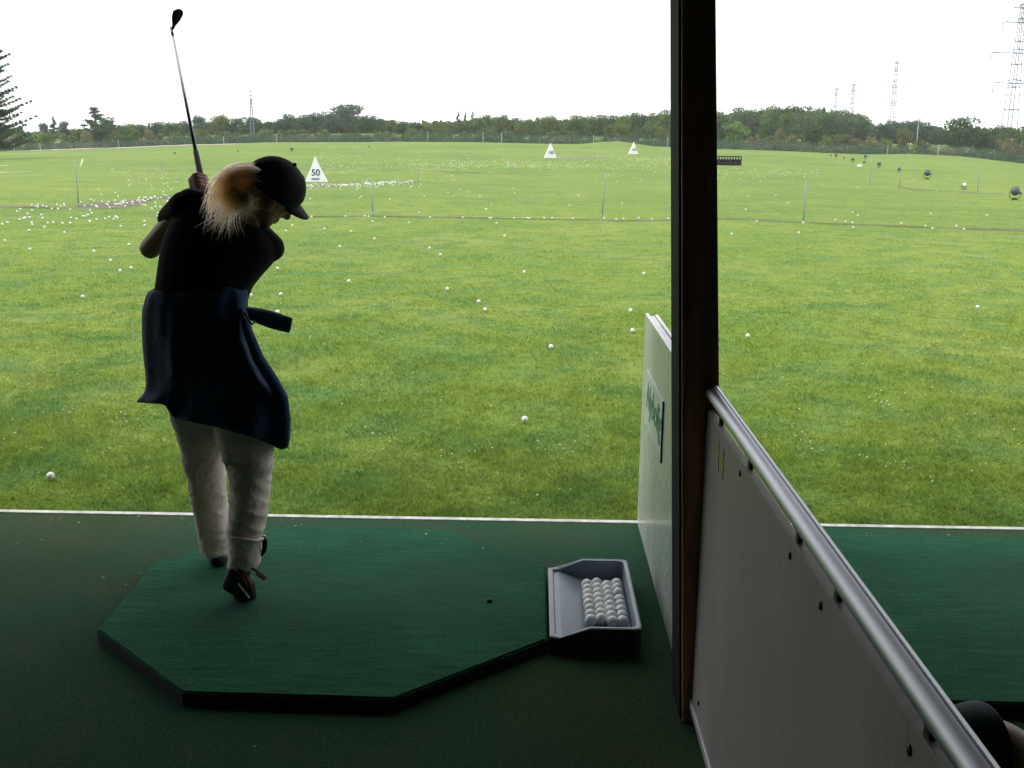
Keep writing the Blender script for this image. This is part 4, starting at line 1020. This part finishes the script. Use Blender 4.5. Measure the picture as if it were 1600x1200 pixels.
# ------------------------------------------------------------------ trees
m, nt, bs = new_mat('foliage'); oi = node(nt, 'ShaderNodeObjectInfo'); g = node(nt, 'ShaderNodeNewGeometry')
rr = ramp(nt, g.outputs['Random Per Island'], [(0, (.7, .72, .7)), (.5, (1.1, 1.15, 1.05)), (1, (1.6, 1.6, 1.4))]).outputs['Color']
c = mixc(nt, 1.0, oi.outputs['Color'], rr, 'MULTIPLY')
nz = noise_n(nt, .55, 3, 'Object'); c = mixc(nt, ramp(nt, nz.outputs['Fac'], [(.45, (0, 0, 0)), (.7, (.5, .5, .5))]).outputs['Color'], c, mixc(nt, .35, c, (.11, .12, .035)))
nt.links.new(c, bs.inputs['Base Color']); bs.inputs['Roughness'].default_value = .8; bs.inputs['Specular IOR Level'].default_value = .15
tl = node(nt, 'ShaderNodeBsdfTranslucent'); nt.links.new(c, tl.inputs['Color']); mx = node(nt, 'ShaderNodeMixShader'); mx.inputs[0].default_value = .25
nt.links.new(bs.outputs[0], mx.inputs[1]); nt.links.new(tl.outputs[0], mx.inputs[2]); nt.links.new(mx.outputs[0], nt.nodes['Material Output'].inputs['Surface'])
M['leaf'] = m; M['bark'] = mat('bark', (.07, .055, .042), .9, .3, 6)
def leaves(lobes, n, s, rs, shell=.55):
    "leaf clumps spread through ellipsoid lobes (cx,cy,cz,rx,ry,rz)"
    vol = np.array([l[3] * l[4] * l[5] for l in lobes]) ** .75; pr_ = vol / vol.sum()
    idx = rs.choice(len(lobes), n, p=pr_); LB = np.array(lobes)[idx]
    d = rs.normal(size=(n, 3)); d /= np.linalg.norm(d, axis=1)[:, None]
    r = (shell + (1 - shell) * rs.random(n)) * (1 + .09 * rs.normal(size=n) * (rs.random(n) < .25))
    p = LB[:, :3] + d * LB[:, 3:] * r[:, None]
    nn = d + rs.normal(size=(n, 3)) * .7; nn /= np.linalg.norm(nn, axis=1)[:, None]
    u = np.cross(nn, rs.normal(size=(n, 3))); u /= np.linalg.norm(u, axis=1)[:, None]; w = np.cross(nn, u)
    q = s * (.55 + .9 * rs.random(n))[:, None]
    v = np.stack([p - u * q, p - w * q * .6, p + u * q, p + w * q * .6], 1).reshape(-1, 3)
    v[:, 2] = np.maximum(v[:, 2], .02)
    return v, np.arange(4 * n).reshape(-1, 4)
def crown_broad(seed, wide=.5, n=2600):
    rs = np.random.default_rng(seed); lobes = []
    for k in range(15):
        a = rs.random() * 2 * pi; h = .28 + .6 * rs.random(); rad = wide * (1 - abs(h - .5) * 1.1) * .62 * rs.random() ** .5
        q = .12 + .11 * rs.random(); lobes.append((cos(a) * rad, sin(a) * rad, h, q * wide * 2.0, q * wide * 2.0, q * .9))
    lobes.append((0, 0, .5, wide * .55, wide * .55, .36))
    return leaves(lobes, n, .028, rs)
def crown_spire(seed, n=1300, w=.2):
    rs = np.random.default_rng(seed); lobes = []
    for k in range(26):
        h = .12 + .86 * (k / 25); rad = w * (1 - h) ** .8 + .012
        a = rs.random() * 2 * pi; lobes.append((cos(a) * rad * .55, sin(a) * rad * .55, h, rad * .75, rad * .75, .045))
    return leaves(lobes, n, .03, rs, .3)
def crown_pine(seed, n=1500):
    rs = np.random.default_rng(seed); lobes = []
    for k in range(22):
        h = .3 + .66 * (k / 21); rad = .26 * (1.05 - h) ** .6 * (.5 + .7 * rs.random()); a = rs.random() * 2 * pi
        lobes.append((cos(a) * rad, sin(a) * rad, h, .09, .09, .028))
    lobes.append((0, 0, .2, .14, .14, .16)); return leaves(lobes, n, .026, rs, .25)
def crown_poplar(seed, n=900):
    rs = np.random.default_rng(seed); lobes = [(rs.normal() * .02, rs.normal() * .02, .2 + .75 * k / 11, .085 * (1 - abs(k / 11 - .45) * .9), .085, .085) for k in range(12)]
    return leaves(lobes, n, .028, rs, .3)
def crown_bush(seed, n=900):
    rs = np.random.default_rng(seed); lobes = []
    for k in range(11):
        a = rs.random() * 2 * pi; rad = .42 * rs.random() ** .5; lobes.append((cos(a) * rad, sin(a) * rad * .7, .25 + .45 * rs.random(), .22, .2, .22 + .08 * rs.random()))
    return leaves(lobes, n, .05, rs)
def trunk_me(seed, top=.7, r=.03, limbs=5):
    rs = random.Random(seed); bm = bmesh.new(); bend = rs.uniform(-.02, .02)
    tube(bm, [(0, 0, -.04), (bend, 0, top * .4), (0, bend, top * .75), (bend, bend, top)], [r * 1.3, r, r * .6, r * .2], 6)
    for k in range(limbs):
        h = rs.uniform(.25, .6) * top; a = rs.uniform(0, 2 * pi); ln = rs.uniform(.12, .25)
        tube(bm, [(0, 0, h), (cos(a) * ln * .5, sin(a) * ln * .5, h + ln * .35), (cos(a) * ln, sin(a) * ln, h + ln * .8)], [r * .5, r * .3, r * .1], 5)
    me = mesh_bm(bm); me.materials.append(M['bark']); me.shade_smooth(); return me
PROT = {}
for kind, fn, seeds in (('broad', lambda s: crown_broad(s), (1, 2, 3, 4)), ('wide', lambda s: crown_broad(s, .72, 3200), (5, 6)), ('spire', lambda s: crown_spire(s), (7, 8, 9)), ('pine', lambda s: crown_pine(s), (10, 11)), ('poplar', lambda s: crown_poplar(s), (12,)), ('bush', lambda s: crown_bush(s), (13, 14, 15))):
    PROT[kind] = []
    for s_ in seeds:
        me = mesh_np('crown_' + kind, *fn(s_)); me.materials.append(M['leaf']); PROT[kind].append((me, trunk_me(s_, .35 if kind == 'bush' else .8 if kind in ('broad', 'wide') else .95, .02 if kind in ('bush', 'poplar', 'spire') else .032)))
NAMES = {'broad': 'broadleaf_tree', 'wide': 'broadleaf_tree', 'spire': 'conifer_tree', 'pine': 'pine_tree', 'poplar': 'poplar_tree', 'bush': 'shrub'}
HW = {'broad': .5, 'wide': .72, 'spire': .2, 'pine': .26, 'poplar': .1, 'bush': .6}
HUE = {'dark': (.042, .088, .030), 'blue': (.045, .098, .058), 'mid': (.075, .138, .036), 'olive': (.10, .145, .038), 'lime': (.12, .20, .045), 'rust': (.115, .135, .04), 'tan': (.16, .16, .075), 'grey': (.085, .12, .065)}
TREES = []
def tree(px, top, wpx, Y, kind, hue, label=None, base=None):
    x = W(px, 225, Y).x; z = el(x, Y) - .1
    zt = W(px, top, Y).z; h = max(.8, zt - z); wd = wpx * Y / FPX / 2
    k = random.randrange(len(PROT[kind])); crown, trk = PROT[kind][k]
    r = bpy.data.objects.new(NAMES[kind], None); COL.objects.link(r); r.location = (x, Y, z); r.empty_display_size = .1
    r.scale = (wd / HW[kind], wd / HW[kind], h); r.rotation_euler.z = random.uniform(0, 6.28)
    c_ = HUE[hue]; f_ = random.uniform(.85, 1.15)
    o = bpy.data.objects.new('crown', crown); COL.objects.link(o); o.parent = r; o.color = (c_[0] * f_ * random.uniform(.92, 1.08), c_[1] * f_, c_[2] * f_, 1)
    t = bpy.data.objects.new('trunk', trk); COL.objects.link(t); t.parent = r
    r['category'] = 'shrub' if kind == 'bush' else 'tree'
    if label: r['label'] = label
    else: TREES.append((px, Y, kind, hue, r))
    return r
R_ = random.uniform
# far left
for x, t, w, k, h in ((8, 196, 50, 'broad', 'dark'), (30, 202, 40, 'bush', 'mid'), (48, 206, 34, 'bush', 'tan'), (34, 196, 16, 'broad', 'olive'), (60, 203, 34, 'bush', 'olive'), (70, 191, 22, 'broad', 'blue'), (87, 181, 17, 'spire', 'blue'), (103, 190, 16, 'poplar', 'grey'), (104, 203, 36, 'broad', 'olive'), (125, 200, 36, 'broad', 'olive'),
                      (172, 181, 40, 'broad', 'dark'), (190, 194, 36, 'broad', 'mid'), (205, 192, 44, 'broad', 'olive'), (222, 193, 28, 'broad', 'dark'), (235, 191, 14, 'spire', 'blue'), (250, 189, 36, 'broad', 'blue'), (270, 191, 40, 'broad', 'mid'), (288, 188, 30, 'broad', 'blue'), (312, 180, 30, 'broad', 'blue'), (328, 190, 34, 'broad', 'mid'),
                      (347, 179, 42, 'broad', 'olive'), (372, 185, 46, 'wide', 'blue'), (396, 183, 56, 'wide', 'dark'), (418, 190, 40, 'broad', 'dark'), (440, 184, 34, 'broad', 'blue'), (455, 176, 40, 'broad', 'blue'), (476, 178, 40, 'broad', 'dark'), (495, 176, 38, 'broad', 'blue'), (515, 172, 50, 'broad', 'blue'), (575, 178, 44, 'broad', 'dark'), (592, 184, 40, 'broad', 'blue'),
                      (612, 186, 38, 'broad', 'olive'), (630, 188, 40, 'broad', 'mid'), (650, 190, 36, 'broad', 'dark'), (668, 190, 34, 'broad', 'olive'), (686, 189, 36, 'broad', 'rust'), (702, 190, 34, 'broad', 'olive')):
    tree(x, t, w * 1.12, R_(205, 240), k, h)
tree(152, 167, 46, 196, 'pine', 'blue', 'tall open topped pine left of the raised club, above the treeline')
tree(158, 188, 54, 190, 'broad', 'dark', 'dense dark tree below the open topped pine, left of the club')
tree(545, 164, 96, 250, 'wide', 'blue', 'largest rounded tree crown of the wood, behind the 50 sign')
for x in (716, 727, 738): tree(x, 174, 15, 300, 'spire', 'blue', 'narrow dark tree poking above the wood, %s of three' % {716: 'leftmost', 727: 'middle', 738: 'rightmost'}[x])
for x, t, w in ((720, 188, 44), (742, 184, 42), (757, 178, 42), (775, 181, 40), (785, 178, 34), (805, 183, 40), (822, 186, 38), (838, 188, 36), (857, 181, 44), (878, 185, 40), (900, 179, 46), (920, 181, 36), (938, 178, 40), (957, 179, 36), (972, 180, 36), (987, 174, 38), (1003, 178, 34), (1020, 174, 40), (1040, 170, 44), (1062, 168, 44), (1090, 172, 46)):
    tree(x, t, w * 1.15, R_(215, 250), 'broad', random.choice(['olive', 'mid', 'dark', 'mid', 'olive']))
# wood right of the post
for x, t, w in ((1118, 172, 34), (1136, 178, 34), (1152, 166, 30), (1170, 170, 34), (1186, 168, 30), (1203, 165, 32), (1220, 166, 30), (1236, 164, 32), (1254, 163, 32), (1270, 166, 32), (1285, 168, 30), (1298, 170, 32), (1312, 171, 32), (1326, 175, 34), (1340, 178, 32), (1352, 186, 24), (1360, 194, 16)):
    tree(x, t, w * 1.5, R_(225, 255), random.choice(['spire', 'broad', 'broad']), random.choice(['dark', 'grey', 'mid', 'grey', 'olive']))
    tree(x + 8, t + 9, w * 1.25, R_(212, 222), 'broad', random.choice(['dark', 'grey', 'mid']))
tree(1147, 190, 62, 186, 'broad', 'lime', 'bright green round tree just right of the post behind the fence')
tree(1271, 190, 44, 186, 'broad', 'dark', 'dark round tree at the foot of the wood, behind the fence')
tree(1314, 205, 40, 186, 'bush', 'olive', 'yellow olive bush right of the dark round tree')
tree(1217, 198, 22, 188, 'broad', 'tan', 'thin tan shrub left of the dark round tree')
tree(1238, 207, 40, 188, 'bush', 'tan', 'low tan bush between thin shrub and dark round tree')
tree(1412, 198, 34, 187, 'broad', 'rust', 'yellowish brown round tree below the middle pylon')
tree(1496, 183, 84, 186, 'wide', 'dark', 'large dark spreading tree near the right edge behind the fence')
tree(1528, 197, 60, 188, 'broad', 'dark', 'dark lower tree leaning against the right of the large dark tree')
for x, t, w, h in ((1375, 191, 34, 'blue'), (1392, 187, 40, 'dark'), (1410, 188, 40, 'blue'), (1428, 187, 36, 'dark'), (1447, 190, 34, 'blue'), (1462, 198, 30, 'dark'), (1372, 200, 26, 'dark'), (1545, 199, 40, 'olive'), (1562, 196, 40, 'dark'), (1580, 199, 40, 'mid'), (1600, 198, 40, 'mid'), (1620, 197, 40, 'dark')):
    tree(x, t, w * 1.25, R_(215, 250), 'broad', h)
# light shrubs along the fence
for x in range(-20, 640, 17):
    tree(x + R_(-6, 6), R_(199, 213) if x > 60 else R_(205, 216), R_(20, 36), R_(180, 192), random.choice(['bush', 'broad', 'bush']), random.choice(['olive', 'tan', 'lime', 'rust', 'mid', 'olive', 'grey']))
for x in range(640, 1130, 22): tree(x + R_(-6, 6), R_(192, 206), R_(24, 36), R_(182, 196), 'broad', random.choice(['olive', 'mid', 'rust', 'dark', 'olive']))
for x in (1180, 1196, 1292, 1335, 1350, 1368, 1385, 1440, 1545, 1560, 1578, 1594): tree(x, R_(208, 216), R_(22, 34), R_(182, 190), 'bush', random.choice(['tan', 'olive', 'grey', 'lime', 'tan']))
# the mass of the wood behind, one dense belt
def belt(x0, x1, tops, Y, n, hue, seed):
    rs = np.random.default_rng(seed); a = W(x0, 225, Y).x; b = W(x1, 225, Y).x; lob = []
    for k in range(n):
        px = x0 + (x1 - x0) * (k + .5) / n; x = W(px, 225, Y).x; z = el(x, Y) - .5; zt = W(px, np.interp(px, *zip(*tops)) + rs.normal() * 2, Y).z
        lob.append((x, Y + rs.normal() * 3, z + (zt - z) * .5, (b - a) / n * 1.3, 3, (zt - z) * .5))
    v, f = leaves(lob, n * 260, .7, rs, .2); v[:, 2] = np.maximum(v[:, 2], -3)
    o = link('distant_wood', mesh_np('belt', v, f), M['leaf']); o.color = (*HUE[hue], 1)
    return o
tag(belt(-60, 640, [(-60, 205), (60, 208), (200, 200), (330, 196), (450, 190), (540, 180), (640, 193)], 268, 60, 'dark', 31), 'dense dark mass of the wood behind the trees left of centre', 'wood', kind='stuff')
tag(belt(640, 1130, [(640, 194), (760, 188), (850, 190), (1000, 182), (1130, 178)], 268, 46, 'dark', 32), 'dense mass of the wood behind the trees at centre', 'wood', kind='stuff')
tag(belt(1100, 1640, [(1100, 178), (1200, 172), (1300, 174), (1345, 188), (1365, 200), (1400, 194), (1450, 198), (1640, 202)], 272, 52, 'dark', 33), 'dense mass of the wood behind the trees right of the post', 'wood', kind='stuff')

# rough undergrowth at the foot of the trees
vv, ff, nb = [], [], 0; rs = np.random.default_rng(77); cols = ['olive', 'tan', 'mid', 'grey']
und = [[] for _ in cols]
for k in range(420):
    px = R_(-60, 1660); Y = R_(177, 184); p = W(px, 225, Y); q = R_(.7, 1.5)
    und[int((mnoise.noise(Vector((px * .012, 3, 0))) * .5 + .5) * 4.4 + R_(-.5, .5)) % 4].append((p.x, Y, el(p.x, Y) + q * .3, R_(1.0, 2.2), .8, q * R_(.7, 1.1)))
for hname, lob in zip(cols, und):
    o = link('undergrowth', mesh_np('undergrowth', *leaves(lob, 90 * len(lob), .22, rs, .2)), M['leaf']); o.color = (*HUE[hname], 1)
    tag(o, {'olive': 'rough olive undergrowth along the foot of the trees', 'tan': 'dry tan grass and weeds along the foot of the trees', 'mid': 'green weeds along the foot of the trees', 'grey': 'grey green brambles along the foot of the trees'}[hname], 'undergrowth', kind='stuff')

# big conifer whose trunk stands just outside the left edge
Yp = 105; X0 = W(-26, 225, Yp).x; zb_ = el(X0, Yp); zt_ = W(-26, 30, Yp).z
pine = world_parent(empty('pine_tree', (X0, Yp, zb_), 'tall dark pine cut by the left edge, long upswept branches', 'tree'))
bm = bmesh.new(); tube(bm, [(X0, Yp, zb_ - .2), (X0 + .05, Yp, zb_ + (zt_ - zb_) * .5), (X0, Yp, zt_)], [.32, .2, .03], 8); vv, ff = [], []; rs = np.random.default_rng(5); nb = 0
for k in range(84):
    t = .08 + .9 * k / 83; z = zb_ + (zt_ - zb_) * t; ln = (84 * (1 - t) ** .6 + 8) * Yp / FPX * R_(.65, 1.08); a = R_(-1.2, 1.2) if k % 3 else R_(1.2, 5)
    d = Vector((cos(a), sin(a) * .8, 0)); p0 = Vector((X0, Yp, z)); p1 = p0 + d * ln * .55 + Vector((0, 0, -.03 * ln)); p2 = p0 + d * ln + Vector((0, 0, .16 * ln))
    tube(bm, [p0, p1, p2], [.05, .035, .012], 5)
    lob = []
    for q in np.linspace(.25, 1, 9):
        c_ = p0.lerp(p1, q / .55) if q < .55 else p1.lerp(p2, (q - .55) / .45); lob.append((c_.x, c_.y, c_.z + .05, 0.40 * (1.1 - q * .7), .44 * (1.15 - q * .6), .14 + .10 * (1 - q)))
    v, f = leaves(lob, 420, .10, rs, .05); ff.append(f + nb); vv.append(v); nb += len(v)
link('trunk', mesh_bm(bm), M['bark'], pine)
o = link('crown', mesh_np('pine_crown', np.concatenate(vv), np.concatenate(ff)), M['leaf'], pine); o.color = (*HUE['blue'], 1)

# labels that count along the treeline from things one can find
marks = [(-10, 'the left pine'), (152, 'the open topped pine'), (395, 'the lattice mast'), (545, 'the largest crown'), (727, 'the three narrow trees'), (860, 'the 100 sign'), (990, 'the 150 sign'), (1147, 'the bright green tree'), (1271, 'the dark round tree'), (1412, 'the brown round tree'), (1496, 'the large dark tree')]
hn = {'dark': 'dark green', 'blue': 'bluish green', 'mid': 'mid green', 'olive': 'olive', 'lime': 'light green', 'rust': 'rusty brown', 'tan': 'tan', 'grey': 'grey green'}
kn = {'broad': 'broadleaf tree', 'wide': 'broad tree', 'spire': 'pointed conifer', 'pine': 'pine', 'poplar': 'narrow tree', 'bush': 'bush'}
od = ['first', 'second', 'third', 'fourth', 'fifth', 'sixth', 'seventh', 'eighth', 'ninth', 'tenth', 'eleventh', 'twelfth']
seen = {}
for px, Y, kind, hue, r in sorted(TREES, key=lambda t: t[0]):
    mk = [q for q in marks if q[0] <= px] or [marks[0]]
    row = 'by the fence' if Y < 200 else 'in the wood'
    key = (mk[-1][1], hn[hue], kn[kind], row); c_ = seen.get(key, 0); seen[key] = c_ + 1
    r['label'] = '%s %s %s, %s to the right of %s' % (hn[hue], kn[kind], row, od[min(c_, 11)], mk[-1][1])
    r['group'] = 'shrubs and trees along the fence' if Y < 200 else 'trees of the wood beyond the fence'

# ------------------------------------------------------------------ pylons, mast, pole
M['galv'] = mat('galvanised_steel', (.14, .18, .23), .6, .12)
def pylon_meshes():
    H = 38.0; bm = bmesh.new()
    def w(z): return 1.2 * (1 - z / H) + .40 if z > 8 else 1.2 * (1 - 8 / H) + .40 + (8 - z) * .04
    zs = list(np.linspace(0, H, 22)); c4 = [(1, 1), (-1, 1), (-1, -1), (1, -1)]
    for sx, sy in c4:
        for a, b in zip(zs, zs[1:]): bar(bm, (sx * w(a), sy * w(a), a), (sx * w(b), sy * w(b), b), .12)
    for i, (a, b) in enumerate(zip(zs, zs[1:])):
        for k in range(4):
            p, q = c4[k], c4[(k+1) % 4]
            bar(bm, (p[0] * w(a), p[1] * w(a), a), (q[0] * w(b), q[1] * w(b), b), .06); bar(bm, (q[0] * w(a), q[1] * w(a), a), (p[0] * w(b), p[1] * w(b), b), .06)
            if i % 3 == 0: bar(bm, (p[0] * w(b), p[1] * w(b), b), (q[0] * w(b), q[1] * w(b), b), .1)
    body = mesh_bm(bm); body.materials.append(M['galv']); arms = []
    for z, ln in ((36.8, 2.4), (33.4, 4.6), (26.2, 7.0), (19.0, 5.5)):
        bm = bmesh.new()
        for s_ in (-1, 1):
            for sy in (-1, 1): bar(bm, (0, sy * .4, z), (s_ * ln, 0, z), .13); bar(bm, (0, sy * .4, z + .95), (s_ * ln, 0, z), .09)
            for k in range(1, 5): bar(bm, (s_ * ln * k / 5, 0, z), (s_ * ln * (k - .5) / 5, 0, z + .95 * (1 - (k - .5) / 5)), .06)
        a = mesh_bm(bm); a.materials.append(M['galv']); bm = bmesh.new()
        if ln > 3:
            for s_ in (-1, 1): tube(bm, [(s_ * ln, 0, z), (s_ * ln, 0, z - 2.4)], .1, 6)
        ins = mesh_bm(bm) if ln > 3 else bm.free(); 
        if ins: ins.materials.append(M['galv'])
        arms.append((a, ins))
    return body, arms
PBODY, PARMS = pylon_meshes()
def pylon(px, top, base, Y, label):
    x = W(px, base, Y).x; zb_ = W(px, base, Y).z; zt_ = W(px, top, Y).z; s_ = (zt_ - zb_) / 38
    r = empty('pylon', (x, Y, zb_), label, 'pylon', 'electricity pylons'); r.scale = (s_, s_, s_); r.rotation_euler.z = .12
    o = bpy.data.objects.new('lattice_body', PBODY); COL.objects.link(o); o.parent = r
    for a, i_ in PARMS:
        o = bpy.data.objects.new('cross_arm', a); COL.objects.link(o); o.parent = r
        if i_: k = bpy.data.objects.new('insulator', i_); COL.objects.link(k); k.parent = o
    return r
pylon(1571, 4, 252, 250, 'large steel lattice pylon cut by the right edge of the view')
pylon(1390, 95, 226, 490, 'middle sized lattice pylon rising behind the wood right of the post')
pylon(1326, 130, 232, 660, 'faint far pylon above the wood, right one of the faint pair')
pylon(1300, 137, 232, 760, 'faintest far pylon above the wood, left one of the faint pair')
Ym = 181; xm = W(395, 217, Ym).x; zm = el(xm, 170); zt_ = W(395, 138, Ym).z; h = zt_ - zm
mast = empty('lattice_mast', (xm, Ym, zm), 'slim lattice mast standing before the trees, right of the club', 'mast')
bm = bmesh.new(); ww = lambda t: .30 * (1 - t) + .10
for sx, sy in ((1, 1), (-1, 1), (-1, -1), (1, -1)): bar(bm, (sx * ww(0), sy * ww(0), 0), (sx * ww(1) , sy * ww(1), h * .8), .05)
for k in range(14):
    a, b = k / 14, (k + 1) / 14
    for s_ in (-1, 1): bar(bm, (-ww(a), s_ * ww(a), a * h * .8), (ww(b), s_ * ww(b), b * h * .8), .03); bar(bm, (s_ * ww(a), -ww(a), a * h * .8), (s_ * ww(b), ww(b), b * h * .8), .03)
link('lattice_body', mesh_bm(bm), M['galv'], mast)
bm = bmesh.new(); bar(bm, (0, 0, h * .78), (0, 0, h), .06)
for z in (.72, .8, .86, .93): box(bm, (-.16, -.1, h * z), (.16, .1, h * z + .16))
link('antenna', mesh_bm(bm), M['galv'], mast)
Yq = 183; p = W(1433, 216, Yq); bm = bmesh.new(); zq = W(1433, 188, Yq).z
tube(bm, [(0, 0, -1), (0, 0, zq - p.z)], .07, 6); o = link('utility_pole', mesh_bm(bm), M['stakepale'] and M['fencepale']); o.location = p
tag(o, 'thin pale pole in front of the trees right of the middle pylon', 'pole')
